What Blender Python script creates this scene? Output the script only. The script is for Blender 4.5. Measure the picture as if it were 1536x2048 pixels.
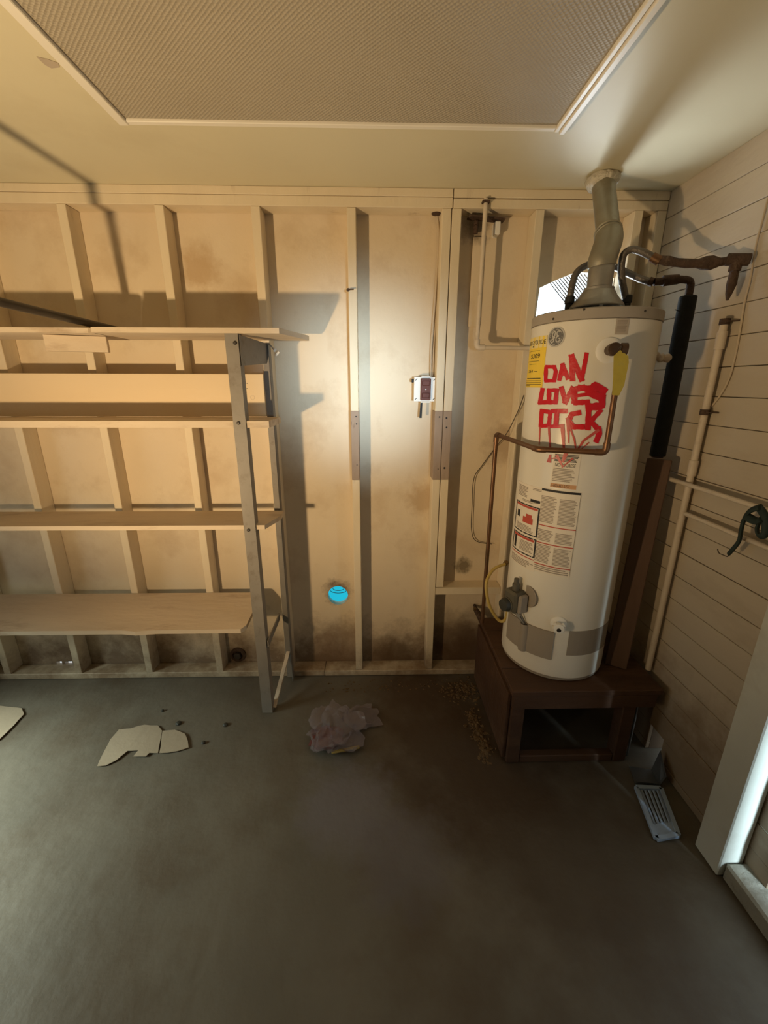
import bpy, bmesh, math, random
from mathutils import Vector, Matrix, noise
from mathutils.geometry import tessellate_polygon
R = math.radians
scene = bpy.context.scene
random.seed(7)
for o in list(bpy.data.objects):
    bpy.data.objects.remove(o)

# ------------------------------------------------------------------ camera
FPX, CAM_D, CAM_H = 837.0, 2.087, 1.647
PITCH, YAW, ROLL = R(17.0), R(1.3), R(0.15)
CAMP = Vector((0, -CAM_D, CAM_H))
FW = Vector((math.sin(YAW) * math.cos(PITCH), math.cos(YAW) * math.cos(PITCH), -math.sin(PITCH)))
RT0 = Vector((math.cos(YAW), -math.sin(YAW), 0))
UP0 = RT0.cross(FW)
RT = RT0 * math.cos(ROLL) + UP0 * math.sin(ROLL)
UPV = UP0 * math.cos(ROLL) - RT0 * math.sin(ROLL)
cam_data = bpy.data.cameras.new('camera')
cam = bpy.data.objects.new('camera', cam_data)
scene.collection.objects.link(cam)
cam_data.sensor_fit = 'VERTICAL'
cam_data.sensor_height = 36.0
cam_data.lens = FPX / 2048.0 * 36.0
cam_data.clip_start = 0.02
m = Matrix((RT, UPV, -FW)).transposed().to_4x4()
m.translation = CAMP
cam.matrix_world = m
scene.camera = cam

# ------------------------------------------------------------------ world, lights, exposure
world = bpy.data.worlds.new('world')
scene.world = world
world.use_nodes = True
wb = world.node_tree.nodes['Background']
wb.inputs['Color'].default_value = (0.80, 0.93, 1.0, 1)
wb.inputs['Strength'].default_value = 1.6
vs = scene.view_settings
vs.view_transform = 'Standard'
vs.look = 'None'
vs.gamma = 1.0
vs.use_curve_mapping = False
vs.exposure = 0.0


def light(name, kind, loc, target, power, col, **kw):
    d = bpy.data.lights.new(name, kind)
    d.energy = power
    d.color = col
    for k, v in kw.items():
        setattr(d, k, v)
    o = bpy.data.objects.new(name, d)
    scene.collection.objects.link(o)
    o.location = loc
    if target is not None:
        o.rotation_euler = (Vector(target) - Vector(loc)).to_track_quat('-Z', 'Y').to_euler()
    return o


# warm work lamp standing low left of the camera, aimed up at the studs
light('warm_lamp', 'SPOT', (-1.25, -1.85, 1.05), (-0.40, 0.0, 2.15), 128, (1.0, 0.71, 0.39), shadow_soft_size=0.035,
      spot_size=R(128), spot_blend=1.0)
# daylight through the small window in the wall opposite the studs
light('window_daylight', 'AREA', (0.62, -3.95, 1.45), (-0.05, 0.09, 1.66), 1.5, (0.64, 0.84, 1.0),
      shape='SQUARE', size=0.30, spread=R(15))
# daylight outside the right doorway, which an added panel narrows
light('door_daylight', 'AREA', (1.62, -2.36, 0.90), (1.235, -1.083, 0.50), 9.0, (0.66, 0.86, 1.0),
      shape='RECTANGLE', size=0.14, size_y=1.1, spread=R(60))
# daylight bounced up through the broken vent opening behind the heater
light('vent_daylight', 'AREA', (0.98, 0.55, 1.72), (0.66, -0.55, 2.44), 36, (0.85, 0.94, 1.0),
      shape='SQUARE', size=0.30)
# added fill brightening the left floor, set in a made-up wall opening
light('left_floor_fill', 'AREA', (-2.66, -1.15, 0.85), (-2.05, -1.10, 0.0), 24, (0.86, 1.0, 0.90),
      shape='RECTANGLE', size=0.7, size_y=0.7, spread=R(84))


# ------------------------------------------------------------------ pixel -> ray helpers
def ray(px, py):
    return FW + RT * ((px - 768) / FPX) - UPV * ((py - 1024) / FPX)


def on(ax, val, px, py):
    d = ray(px, py)
    return CAMP + d * ((val - CAMP[ax]) / d[ax])


def PX(px, py, v): return on(0, v, px, py)
def PY(px, py, v=0.0): return on(1, v, px, py)
def PZ(px, py, v=0.0): return on(2, v, px, py)


# ------------------------------------------------------------------ materials
def mat(name, col, rough=0.6, metal=0.0, var=0.10, scale=5.0, stain=None, samt=0.5, sscale=3.0, slo=0.55, shi=0.72,
        bump=0.08, bscale=35.0, spec=0.35, grime=None, gz=0.3, stretch=None, blots=()):
    mt = bpy.data.materials.new(name)
    mt.use_nodes = True
    nt = mt.node_tree
    N, L = nt.nodes, nt.links
    b = N['Principled BSDF']
    b.inputs['Roughness'].default_value = rough
    b.inputs['Metallic'].default_value = metal
    b.inputs['Specular IOR Level'].default_value = spec
    geo = N.new('ShaderNodeNewGeometry')
    pos = geo.outputs['Position']
    if stretch:
        mp = N.new('ShaderNodeVectorMath')
        mp.operation = 'MULTIPLY'
        mp.inputs[1].default_value = stretch
        L.new(pos, mp.inputs[0])
        pos = mp.outputs[0]
    n1 = N.new('ShaderNodeTexNoise')
    n1.inputs['Scale'].default_value = scale
    n1.inputs['Detail'].default_value = 6
    L.new(pos, n1.inputs['Vector'])
    mx = N.new('ShaderNodeMix')
    mx.data_type = 'RGBA'
    c = Vector(col)
    mx.inputs[6].default_value = (*(c * (1 - var * 1.6)), 1)
    mx.inputs[7].default_value = (*[min(1, v) for v in c * (1 + var)], 1)
    L.new(n1.outputs['Fac'], mx.inputs[0])
    out = mx.outputs[2]
    if stain:
        n2 = N.new('ShaderNodeTexNoise')
        n2.inputs['Scale'].default_value = sscale
        n2.inputs['Detail'].default_value = 9
        n2.inputs['Roughness'].default_value = 0.65
        L.new(pos, n2.inputs['Vector'])
        mr = N.new('ShaderNodeMapRange')
        mr.inputs['From Min'].default_value = slo
        mr.inputs['From Max'].default_value = shi
        mr.inputs['To Max'].default_value = samt
        L.new(n2.outputs['Fac'], mr.inputs['Value'])
        m2 = N.new('ShaderNodeMix')
        m2.data_type = 'RGBA'
        L.new(mr.outputs[0], m2.inputs[0])
        L.new(out, m2.inputs[6])
        m2.inputs[7].default_value = (*stain, 1)
        out = m2.outputs[2]
    if grime:
        # splashed dirt with a ragged upper edge
        sx = N.new('ShaderNodeSeparateXYZ')
        L.new(geo.outputs['Position'], sx.inputs[0])
        n3 = N.new('ShaderNodeTexNoise')
        n3.inputs['Scale'].default_value = 6
        n3.inputs['Detail'].default_value = 10
        n3.inputs['Roughness'].default_value = 0.7
        L.new(geo.outputs['Position'], n3.inputs['Vector'])
        ma = N.new('ShaderNodeMath')
        ma.operation = 'MULTIPLY_ADD'
        L.new(n3.outputs['Fac'], ma.inputs[0])
        ma.inputs[1].default_value = -0.75
        L.new(sx.outputs['Z'], ma.inputs[2])
        mr3 = N.new('ShaderNodeMapRange')
        mr3.inputs['From Min'].default_value = gz - 0.45
        mr3.inputs['From Max'].default_value = gz - 0.15
        mr3.inputs['To Min'].default_value = 0.85
        mr3.inputs['To Max'].default_value = 0.0
        L.new(ma.outputs[0], mr3.inputs['Value'])
        m3 = N.new('ShaderNodeMix')
        m3.data_type = 'RGBA'
        L.new(mr3.outputs[0], m3.inputs[0])
        L.new(out, m3.inputs[6])
        m3.inputs[7].default_value = (*grime, 1)
        out = m3.outputs[2]
    for bc_, br, bcol, bamt in blots:
        # a stain with its own place and a ragged outline
        dv_ = N.new('ShaderNodeVectorMath')
        dv_.operation = 'DISTANCE'
        dv_.inputs[1].default_value = bc_
        L.new(geo.outputs['Position'], dv_.inputs[0])
        nb = N.new('ShaderNodeTexNoise')
        nb.inputs['Scale'].default_value = 2.2 / br
        nb.inputs['Detail'].default_value = 9
        nb.inputs['Roughness'].default_value = 0.62
        L.new(geo.outputs['Position'], nb.inputs['Vector'])
        mb = N.new('ShaderNodeMath')
        mb.operation = 'MULTIPLY_ADD'
        L.new(nb.outputs['Fac'], mb.inputs[0])
        mb.inputs[1].default_value = br * 1.5
        L.new(dv_.outputs['Value'], mb.inputs[2])
        rb = N.new('ShaderNodeMapRange')
        rb.inputs['From Min'].default_value = br * 1.2
        rb.inputs['From Max'].default_value = br * 1.85
        rb.inputs['To Min'].default_value = bamt
        rb.inputs['To Max'].default_value = 0.0
        L.new(mb.outputs[0], rb.inputs['Value'])
        xb = N.new('ShaderNodeMix')
        xb.data_type = 'RGBA'
        L.new(rb.outputs[0], xb.inputs[0])
        L.new(out, xb.inputs[6])
        xb.inputs[7].default_value = (*bcol, 1)
        out = xb.outputs[2]
    L.new(out, b.inputs['Base Color'])
    if bump:
        n4 = N.new('ShaderNodeTexNoise')
        n4.inputs['Scale'].default_value = bscale
        n4.inputs['Detail'].default_value = 5
        L.new(pos, n4.inputs['Vector'])
        bp = N.new('ShaderNodeBump')
        bp.inputs['Strength'].default_value = bump
        bp.inputs['Distance'].default_value = 0.02
        L.new(n4.outputs['Fac'], bp.inputs['Height'])
        L.new(bp.outputs[0], b.inputs['Normal'])
    return mt


YBK = 0.09
M = {}
M['wall'] = mat('cream_painted_sheathing', (0.72, 0.60, 0.43), 0.55, var=0.08, scale=2.5, stain=(0.46, 0.32, 0.18), samt=0.6,
                sscale=3.2, slo=0.50, shi=0.74, bump=0.10, bscale=28, grime=(0.15, 0.09, 0.05), gz=0.12,
                blots=(((.52, YBK, .12), .30, (0.10, 0.055, 0.03), .75), ((.50, YBK, .66), .055, (0.12, 0.09, 0.05), .8), ((-.215, YBK, .50), .085, (0.13, 0.08, 0.06), .8),
                       ((-.20, YBK, .14), .20, (0.20, 0.12, 0.07), .55), ((.12, YBK, .06), .16, (0.10, 0.06, 0.03), .7), ((.46, YBK, 2.32), .07, (0.14, 0.09, 0.05), .7),
                       ((.68, YBK, 1.35), .12, (0.28, 0.17, 0.09), .5), ((-.80, YBK, 2.15), .10, (0.48, 0.33, 0.18), .7), ((.26, YBK, 1.05), .10, (0.45, 0.30, 0.16), .6)))
M['stud'] = mat('cream_painted_timber', (0.74, 0.63, 0.45), 0.55, var=0.08, scale=9, stain=(0.25, 0.15, 0.08), samt=0.6,
                sscale=14, slo=0.62, shi=0.80, bump=0.12, bscale=30, stretch=(1, 1, 0.25), grime=(0.2, 0.12, 0.06), gz=0.02)
M['bare'] = mat('bare_grey_timber', (0.36, 0.27, 0.20), 0.75, var=0.2, scale=20, stain=(0.10, 0.05, 0.03), samt=0.8,
                sscale=22, slo=0.62, shi=0.72, bump=0.2, stretch=(1, 1, 0.3))
M['ceil'] = mat('ceiling_paint', (0.66, 0.60, 0.42), 0.5, var=0.05, scale=1.5, stain=(0.5, 0.42, 0.27), samt=0.4, sscale=1.2,
                bump=0.03, bscale=20)
M['ship'] = mat('shiplap_paint', (0.54, 0.455, 0.335), 0.6, var=0.09, scale=6, stain=(0.30, 0.22, 0.14), samt=0.5, sscale=4,
                slo=0.56, shi=0.78, bump=0.2, bscale=25, stretch=(1, 0.35, 1), grime=(0.26, 0.18, 0.11), gz=0.30)
M['groove'] = mat('dark_joint', (0.13, 0.085, 0.05), 0.9)
M['jamb'] = mat('pale_grey_jamb_paint', (0.62, 0.62, 0.54), 0.5, var=0.06, stain=(0.35, 0.3, 0.22), samt=0.4)
M['kerb'] = mat('concrete_kerb', (0.32, 0.30, 0.24), 0.8, var=0.2, scale=12, stain=(0.15, 0.12, 0.08), samt=0.6, sscale=9, bump=0.4)
M['concrete'] = mat('damp_concrete', (0.150, 0.132, 0.100), 0.55, var=0.28, scale=2.2, stain=(0.085, 0.058, 0.034), samt=0.75,
                    sscale=1.6, slo=0.46, shi=0.66, bump=0.22, bscale=14, spec=0.3,
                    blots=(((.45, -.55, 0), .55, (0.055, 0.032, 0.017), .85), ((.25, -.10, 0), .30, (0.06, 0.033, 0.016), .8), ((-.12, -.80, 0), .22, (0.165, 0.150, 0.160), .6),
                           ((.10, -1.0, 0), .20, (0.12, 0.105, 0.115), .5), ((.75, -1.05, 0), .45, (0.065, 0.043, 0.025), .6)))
M['plainwall'] = mat('plain_wall_paint', (0.55, 0.47, 0.34), 0.7)
M['white'] = mat('white_trim_paint', (0.82, 0.77, 0.66), 0.4, var=0.04, bump=0.03)
M['shelfwood'] = mat('dusty_cream_board', (0.66, 0.54, 0.39), 0.65, var=0.12, scale=8, stain=(0.30, 0.19, 0.11), samt=0.65,
                     sscale=9, slo=0.55, shi=0.72, bump=0.15, stretch=(0.3, 1, 1))
M['plank'] = mat('warm_cream_plank', (0.80, 0.64, 0.42), 0.5, var=0.05, scale=4, bump=0.05, stretch=(0.2, 1, 1))
M['greymetal'] = mat('grey_painted_steel', (0.25, 0.225, 0.19), 0.5, metal=0.0, var=0.12, scale=14, stain=(0.14, 0.10, 0.07),
                     samt=0.6, sscale=20, bump=0.06)
M['darkmetal'] = mat('dark_steel', (0.09, 0.08, 0.07), 0.45, metal=0.6, var=0.2)
M['galv'] = mat('dull_galvanised_steel', (0.36, 0.33, 0.25), 0.48, metal=0.65, var=0.25, scale=10, stain=(0.22, 0.19, 0.11),
                samt=0.6, sscale=8, bump=0.05)
M['galv2'] = mat('dusty_draft_hood_steel', (0.38, 0.36, 0.32), 0.42, metal=0.7, var=0.15, scale=18)
M['plaster'] = mat('rough_plaster', (0.60, 0.54, 0.42), 0.9, var=0.25, scale=30, bump=0.9, bscale=60)
M['enamel'] = mat('white_enamel', (0.76, 0.71, 0.60), 0.32, var=0.03, scale=2.0, stain=(0.55, 0.45, 0.32), samt=0.25, sscale=2.5,
                  bump=0.015, spec=0.5)
M['capgrey'] = mat('grey_tan_cap', (0.36, 0.31, 0.25), 0.5, var=0.06)
M['panelgrey'] = mat('grey_tan_panel', (0.31, 0.26, 0.20), 0.5, var=0.06, bump=0.03)
M['black'] = mat('black_rubber', (0.014, 0.014, 0.014), 0.6, var=0.2)
M['blackfoam'] = mat('black_foam', (0.016, 0.018, 0.017), 0.85, var=0.3, scale=30, bump=0.2)
M['hose'] = mat('braided_grey_hose', (0.16, 0.14, 0.12), 0.4, metal=0.6, var=0.2, scale=40, bump=0.3, bscale=150)
M['rust'] = mat('rusted_brown_pipe', (0.085, 0.050, 0.032), 0.75, var=0.4, scale=40, stain=(0.22, 0.16, 0.10), samt=0.5, sscale=25,
                bump=0.6, bscale=90)
M['copper'] = mat('dull_copper', (0.20, 0.105, 0.055), 0.42, metal=0.75, var=0.25, scale=14, stain=(0.07, 0.06, 0.03), samt=0.7,
                  sscale=9, bump=0.05)
M['bronze'] = mat('dark_bronze_valve', (0.10, 0.06, 0.035), 0.5, metal=0.6, var=0.3, scale=30)
M['whitepipe'] = mat('cream_painted_pipe', (0.66, 0.56, 0.43), 0.5, var=0.08, scale=14, stain=(0.28, 0.2, 0.13), samt=0.5, sscale=12)
M['whiteplastic'] = mat('white_plastic', (0.80, 0.77, 0.70), 0.4, var=0.04)
M['brownplastic'] = mat('brown_bakelite', (0.13, 0.045, 0.035), 0.6, var=0.2, scale=40)
M['tag'] = mat('yellow_tag', (0.47, 0.36, 0.045), 0.5, var=0.15, scale=30, stain=(0.30, 0.27, 0.09), samt=0.6, sscale=30)
M['yellow'] = mat('yellow_label', (0.86, 0.60, 0.05), 0.5, var=0.03)
M['yellowpale'] = mat('pale_yellow_label', (0.80, 0.66, 0.30), 0.5, var=0.03)
M['gashose'] = mat('yellow_coated_hose', (0.50, 0.36, 0.10), 0.45, var=0.15, scale=20)
M['ink'] = mat('black_ink', (0.025, 0.022, 0.02), 0.6, bump=0)
M['greyink'] = mat('grey_fine_print', (0.36, 0.30, 0.23), 0.6, bump=0)
M['redink'] = mat('red_ink', (0.50, 0.08, 0.05), 0.6, bump=0)
M['orangeink'] = mat('orange_ink', (0.60, 0.33, 0.16), 0.6, bump=0)
M['label'] = mat('cream_label_paper', (0.78, 0.70, 0.57), 0.55, var=0.03, bump=0.02)
M['tanlabel'] = mat('tan_label', (0.48, 0.40, 0.31), 0.55, var=0.06)
M['redpaint'] = mat('red_brushed_paint', (0.62, 0.012, 0.022), 0.35, var=0.12, scale=30, bump=0.1)
M['redthin'] = mat('thin_red_drip', (0.58, 0.10, 0.08), 0.4, var=0.2, scale=30, bump=0.05)
M['logogrey'] = mat('grey_badge', (0.16, 0.155, 0.145), 0.4, var=0.08)
M['logosilver'] = mat('silver_badge', (0.52, 0.50, 0.45), 0.35, var=0.03, bump=0)
M['standwood'] = mat('dark_damp_wood', (0.085, 0.042, 0.022), 0.7, var=0.3, scale=10, stain=(0.17, 0.095, 0.05), samt=0.6, sscale=6,
                     bump=0.25, stretch=(0.35, 1, 1))
M['brownpost'] = mat('brown_wood_post', (0.115, 0.066, 0.042), 0.7, var=0.2, scale=10, bump=0.2, stretch=(1, 1, 0.25))
M['valvegrey'] = mat('grey_cast_valve', (0.125, 0.112, 0.08), 0.55, metal=0.3, var=0.2, scale=25)
M['valvedark'] = mat('dark_valve_knob', (0.05, 0.05, 0.04), 0.45, var=0.2)
M['paper'] = mat('tan_torn_cardboard', (0.35, 0.285, 0.20), 0.8, var=0.08, scale=9)
M['ventpaint'] = mat('pale_blue_grey_vent', (0.36, 0.46, 0.60), 0.45, var=0.08)
M['sheet'] = mat('dull_sheet_metal', (0.30, 0.32, 0.34), 0.3, metal=0.8, var=0.15)
M['green'] = mat('dark_green_strap', (0.022, 0.036, 0.030), 0.7, var=0.25, scale=30)
M['wire'] = mat('dark_wire', (0.10, 0.08, 0.06), 0.5, metal=0.5)
M['cable'] = mat('painted_cable', (0.55, 0.45, 0.32), 0.55, var=0.1)
M['brass'] = mat('dull_brass', (0.25, 0.17, 0.08), 0.4, metal=0.8, var=0.2)
M['crust'] = mat('tan_crust', (0.15, 0.092, 0.042), 0.9, var=0.4, scale=40, bump=0.8)
M['redcloth'] = mat('dull_red_scrap', (0.14, 0.04, 0.03), 0.8, var=0.3, scale=20)


def hatch_material():
    mt = mat('embossed_hatch_panel', (0.42, 0.365, 0.275), 0.5, var=0.05, bump=0)
    N, L = mt.node_tree.nodes, mt.node_tree.links
    geo = N.new('ShaderNodeNewGeometry')
    mp = N.new('ShaderNodeMapping')
    mp.inputs['Rotation'].default_value = (0, 0, R(45))
    mp.inputs['Scale'].default_value = (110, 110, 0)
    L.new(geo.outputs['Position'], mp.inputs['Vector'])
    ck = N.new('ShaderNodeTexVoronoi')
    ck.inputs['Scale'].default_value = 1.0
    ck.inputs['Randomness'].default_value = 0.12
    L.new(mp.outputs[0], ck.inputs['Vector'])
    bp = N.new('ShaderNodeBump')
    bp.inputs['Strength'].default_value = 0.4
    bp.inputs['Distance'].default_value = 0.012
    L.new(ck.outputs['Distance'], bp.inputs['Height'])
    L.new(bp.outputs[0], N['Principled BSDF'].inputs['Normal'])
    return mt


M['hatch'] = hatch_material()


def translucent(name, col, transp=0.3, gloss=0.1):
    mt = bpy.data.materials.new(name)
    mt.use_nodes = True
    N, L = mt.node_tree.nodes, mt.node_tree.links
    N.remove(N['Principled BSDF'])
    out = N['Material Output']
    geo = N.new('ShaderNodeNewGeometry')
    n = N.new('ShaderNodeTexNoise')
    n.inputs['Scale'].default_value = 40
    n.inputs['Detail'].default_value = 6
    L.new(geo.outputs['Position'], n.inputs['Vector'])
    bp = N.new('ShaderNodeBump')
    bp.inputs['Strength'].default_value = 0.5
    L.new(n.outputs['Fac'], bp.inputs['Height'])
    tl = N.new('ShaderNodeBsdfTranslucent')
    tl.inputs['Color'].default_value = (*col, 1)
    df = N.new('ShaderNodeBsdfPrincipled')
    df.inputs['Base Color'].default_value = (*col, 1)
    df.inputs['Roughness'].default_value = 0.14
    L.new(bp.outputs[0], df.inputs['Normal'])
    tr = N.new('ShaderNodeBsdfTransparent')
    a = N.new('ShaderNodeMixShader')
    a.inputs[0].default_value = gloss
    L.new(tl.outputs[0], a.inputs[1])
    L.new(df.outputs[0], a.inputs[2])
    b = N.new('ShaderNodeMixShader')
    b.inputs[0].default_value = transp
    L.new(a.outputs[0], b.inputs[1])
    L.new(tr.outputs[0], b.inputs[2])
    L.new(b.outputs[0], out.inputs['Surface'])
    return mt


M['frost'] = translucent('crumpled_clear_sheet', (0.50, 0.60, 0.68), 0.12, 0.15)
M['cyan'] = translucent('cyan_plastic_cap', (0.12, 0.60, 0.68), 0.0, 0.05)
M['film'] = translucent('clear_mauve_film', (0.34, 0.29, 0.30), 0.58, 0.7)

# ------------------------------------------------------------------ object helpers
ORG = {}


def obj(name, geo, material, parent=None, label=None, cat=None, group=None, kind=None, smooth=False):
    V, F = geo
    V = [Vector(v) for v in V]
    if parent is not None:
        o0 = ORG[parent]
    else:
        xs, ys, zs = zip(*V)
        o0 = Vector(((min(xs) + max(xs)) / 2, (min(ys) + max(ys)) / 2, min(zs)))
    me = bpy.data.meshes.new(name)
    me.from_pydata([v - o0 for v in V], [], F)
    bm = bmesh.new()
    bm.from_mesh(me)
    bmesh.ops.recalc_face_normals(bm, faces=bm.faces)
    bm.to_mesh(me)
    bm.free()
    if smooth:
        me.polygons.foreach_set('use_smooth', [True] * len(me.polygons))
        try:
            me.set_sharp_from_angle(angle=R(42))
        except Exception:
            pass
    me.materials.append(M[material])
    o = bpy.data.objects.new(name, me)
    scene.collection.objects.link(o)
    if parent is not None:
        o.parent = parent
    else:
        o.location = o0
    ORG[o] = o0
    tag(o, label, cat, group, kind)
    return o


def tag(o, label=None, cat=None, group=None, kind=None):
    for k, v in (('label', label), ('category', cat), ('group', group), ('kind', kind)):
        if v:
            o[k] = v


def thing(name, loc, label, cat, group=None, kind=None):
    o = bpy.data.objects.new(name, None)
    o.empty_display_size = 0.1
    scene.collection.objects.link(o)
    o.location = loc
    ORG[o] = Vector(loc)
    tag(o, label, cat, group, kind)
    return o


def join(*gs):
    V, F = [], []
    for v, f in gs:
        n = len(V)
        V += [Vector(a) for a in v]
        F += [[i + n for i in q] for q in f]
    return V, F


def xform(g, mtx):
    return [mtx @ Vector(v) for v in g[0]], g[1]


def box(x0, x1, y0, y1, z0, z1, bv=0.0, wob=0.0):
    if bv <= 0:
        V = [(x, y, z) for x in (x0, x1) for y in (y0, y1) for z in (z0, z1)]
        F = [(0, 1, 3, 2), (4, 6, 7, 5), (0, 4, 5, 1), (2, 3, 7, 6), (0, 2, 6, 4), (1, 5, 7, 3)]
        return [Vector(v) for v in V], [list(f) for f in F]
    bm = bmesh.new()
    bmesh.ops.create_cube(bm, size=1)
    for v in bm.verts:
        v.co = Vector(((x0 + x1) / 2 + v.co.x * (x1 - x0), (y0 + y1) / 2 + v.co.y * (y1 - y0), (z0 + z1) / 2 + v.co.z * (z1 - z0)))
    bmesh.ops.bevel(bm, geom=bm.edges[:], offset=bv, segments=1, affect='EDGES')
    if wob:
        for v in bm.verts:
            v.co += Vector((random.uniform(-wob, wob) for _ in range(3)))
    bm.verts.index_update()
    g = [v.co.copy() for v in bm.verts], [[v.index for v in f.verts] for f in bm.faces]
    bm.free()
    return g


def beam(a, b, w, h, up=(0, 0, 1), bv=0.0):
    a, b = Vector(a), Vector(b)
    d = b - a
    L = d.length
    x = d.normalized()
    y = Vector(up).cross(x).normalized()
    z = x.cross(y)
    mt = Matrix((x, y, z)).transposed().to_4x4()
    mt.translation = a
    return xform(box(0, L, -w / 2, w / 2, -h / 2, h / 2, bv), mt)


def prism(pts, d):
    """polygon (list of 3d points) extruded by vector d"""
    d = Vector(d)
    n = len(pts)
    V = [Vector(p) for p in pts] + [Vector(p) + d for p in pts]
    F = [list(range(n)), list(range(2 * n - 1, n - 1, -1))] + [[i, (i + 1) % n, n + (i + 1) % n, n + i] for i in range(n)]
    return V, F


def spline(pts, n=8):
    P = [Vector(p) for p in pts]
    if len(P) < 3:
        return P
    out = []
    for i in range(len(P) - 1):
        p0 = P[i - 1] if i else P[0] * 2 - P[1]
        p1, p2 = P[i], P[i + 1]
        p3 = P[i + 2] if i + 2 < len(P) else P[-1] * 2 - P[-2]
        for k in range(n):
            t = k / n
            out.append(0.5 * ((2 * p1) + (p2 - p0) * t + (2 * p0 - 5 * p1 + 4 * p2 - p3) * t * t + (3 * p1 - p0 - 3 * p2 + p3) * t ** 3))
    out.append(P[-1])
    return out


def fillet(pts, r, n=6):
    P = [Vector(p) for p in pts]
    out = [P[0]]
    for i in range(1, len(P) - 1):
        a, b, c = P[i - 1], P[i], P[i + 1]
        ra = min(r, (a - b).length * .45, (c - b).length * .45)
        s, e = b + (a - b).normalized() * ra, b + (c - b).normalized() * ra
        for k in range(n + 1):
            t = k / n
            out.append(s * (1 - t) ** 2 + b * 2 * t * (1 - t) + e * t * t)
    out.append(P[-1])
    return out


def tube(pts, r, seg=12, rough=0.0, flat=1.0):
    P = [Vector(p) for p in pts]
    n = len(P)
    rs = r if isinstance(r, (list, tuple)) else [r] * n
    V, F = [], []
    t0 = (P[1] - P[0]).normalized()
    u = t0.orthogonal().normalized()
    for i in range(n):
        t = (P[min(i + 1, n - 1)] - P[max(i - 1, 0)]).normalized()
        u = (u - t * u.dot(t)).normalized()
        v = t.cross(u)
        for k in range(seg):
            a = 2 * math.pi * k / seg
            rr = rs[i] * (1 + (random.uniform(-rough, rough) if rough else 0))
            V.append(P[i] + u * math.cos(a) * rr + v * math.sin(a) * rr * flat)
    for i in range(n - 1):
        for k in range(seg):
            k2 = (k + 1) % seg
            F.append([i * seg + k, i * seg + k2, (i + 1) * seg + k2, (i + 1) * seg + k])
    F.append(list(range(seg)))
    F.append(list(range((n - 1) * seg, n * seg)))
    return V, F


def lathe(profile, origin=(0, 0, 0), axis=(0, 0, 1), seg=48, cap=True):
    """profile: list of (radius, height)"""
    ax = Vector(axis).normalized()
    u = ax.orthogonal().normalized()
    v = ax.cross(u)
    o = Vector(origin)
    V, F = [], []
    for r, h in profile:
        for k in range(seg):
            a = 2 * math.pi * k / seg
            V.append(o + ax * h + (u * math.cos(a) + v * math.sin(a)) * max(r, 1e-5))
    for i in range(len(profile) - 1):
        for k in range(seg):
            k2 = (k + 1) % seg
            F.append([i * seg + k, i * seg + k2, (i + 1) * seg + k2, (i + 1) * seg + k])
    if cap:
        F.append(list(range(seg)))
        F.append(list(range((len(profile) - 1) * seg, len(profile) * seg)))
    return V, F


def subdiv_pts(pts, step):
    P = [Vector(p) for p in pts]
    out = [P[0]]
    for a, b in zip(P, P[1:]):
        n = max(1, int((b - a).length / step))
        out += [a.lerp(b, (k + 1) / n) for k in range(n)]
    return out


# ================================================================== THE ROOM
XR, XL, YB, YF, ZC = 1.275, -2.70, 0.09, -3.40, 2.44

# floor: one slab with slight unevenness
def slab(x0, x1, y0, y1, z, n, amp):
    V, F = [], []
    for i in range(n + 1):
        for j in range(n + 1):
            x, y = x0 + (x1 - x0) * i / n, y0 + (y1 - y0) * j / n
            V.append((x, y, z + noise.noise(Vector((x * 2.2, y * 2.2, 3))) * amp - amp))
    for i in range(n):
        for j in range(n):
            a = i * (n + 1) + j
            F.append([a, a + n + 1, a + n + 2, a + 1])
    return V, F


obj('floor', join(slab(XL - .1, XR + .5, YF - .1, .10, 0.0, 60, 0.0012), box(XL - .1, XR + .5, YF - .1, .10, -.08, -.006)), 'concrete',
    label='dark damp stained concrete floor', kind='structure')

# back wall sheathing with its openings
HOLE_C, HOLE_R = PY(676, 1191, YB), 0.058
circ = [Vector((HOLE_C.x + HOLE_R * math.cos(a), YB, HOLE_C.z + HOLE_R * 1.02 * math.sin(a))) for a in [2 * math.pi * k / 32 for k in range(32)]]
vent = [Vector(p) for p in ((.770, YB, 1.86), (.781, YB, 2.082), (.86, YB, 2.118), (.945, YB, 2.150), (1.04, YB, 2.145), (1.128, YB, 2.125), (1.128, YB, 1.86))]
slits = []
for a, b in ((113, 124), (130, 145)):
    p, q = PY(a, 1325, YB), PY(b, 1325, YB)
    slits.append([Vector((p.x, YB, p.z - .018)), Vector((q.x, YB, p.z - .018)), Vector((q.x, YB, p.z + .007)), Vector((p.x, YB, p.z + .007))])


def holed(outer, holes, d):
    loops = [outer] + holes
    tris = tessellate_polygon([[Vector((p.x, p.z, 0)) for p in lp] for lp in loops])
    flat = [p for lp in loops for p in lp]
    n = len(flat)
    V = flat + [p + Vector(d) for p in flat]
    F = [list(t) for t in tris] + [[i + n for i in reversed(t)] for t in tris]
    k = 0
    for lp in loops:
        c = len(lp)
        F += [[k + i, k + (i + 1) % c, n + k + (i + 1) % c, n + k + i] for i in range(c)]
        k += c
    return V, F


outer = [Vector(p) for p in ((XL - .1, YB, 0), (XR + .12, YB, 0), (XR + .12, YB, ZC + .05), (XL - .1, YB, ZC + .05))]
wall_back = obj('wall_back', holed(outer, [circ, vent] + slits, (0, .025, 0)), 'wall',
                label='cream painted back wall with exposed studs', kind='structure')
# studs (right edges measured from the photograph)
Z0, Z1 = 0.038, 2.368
for xr in (-2.108, -1.702, -1.296, -0.889, -0.484):
    obj('stud', box(xr - .038, xr, 0, YB - .001, Z0, Z1, .002), 'stud', wall_back)


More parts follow.
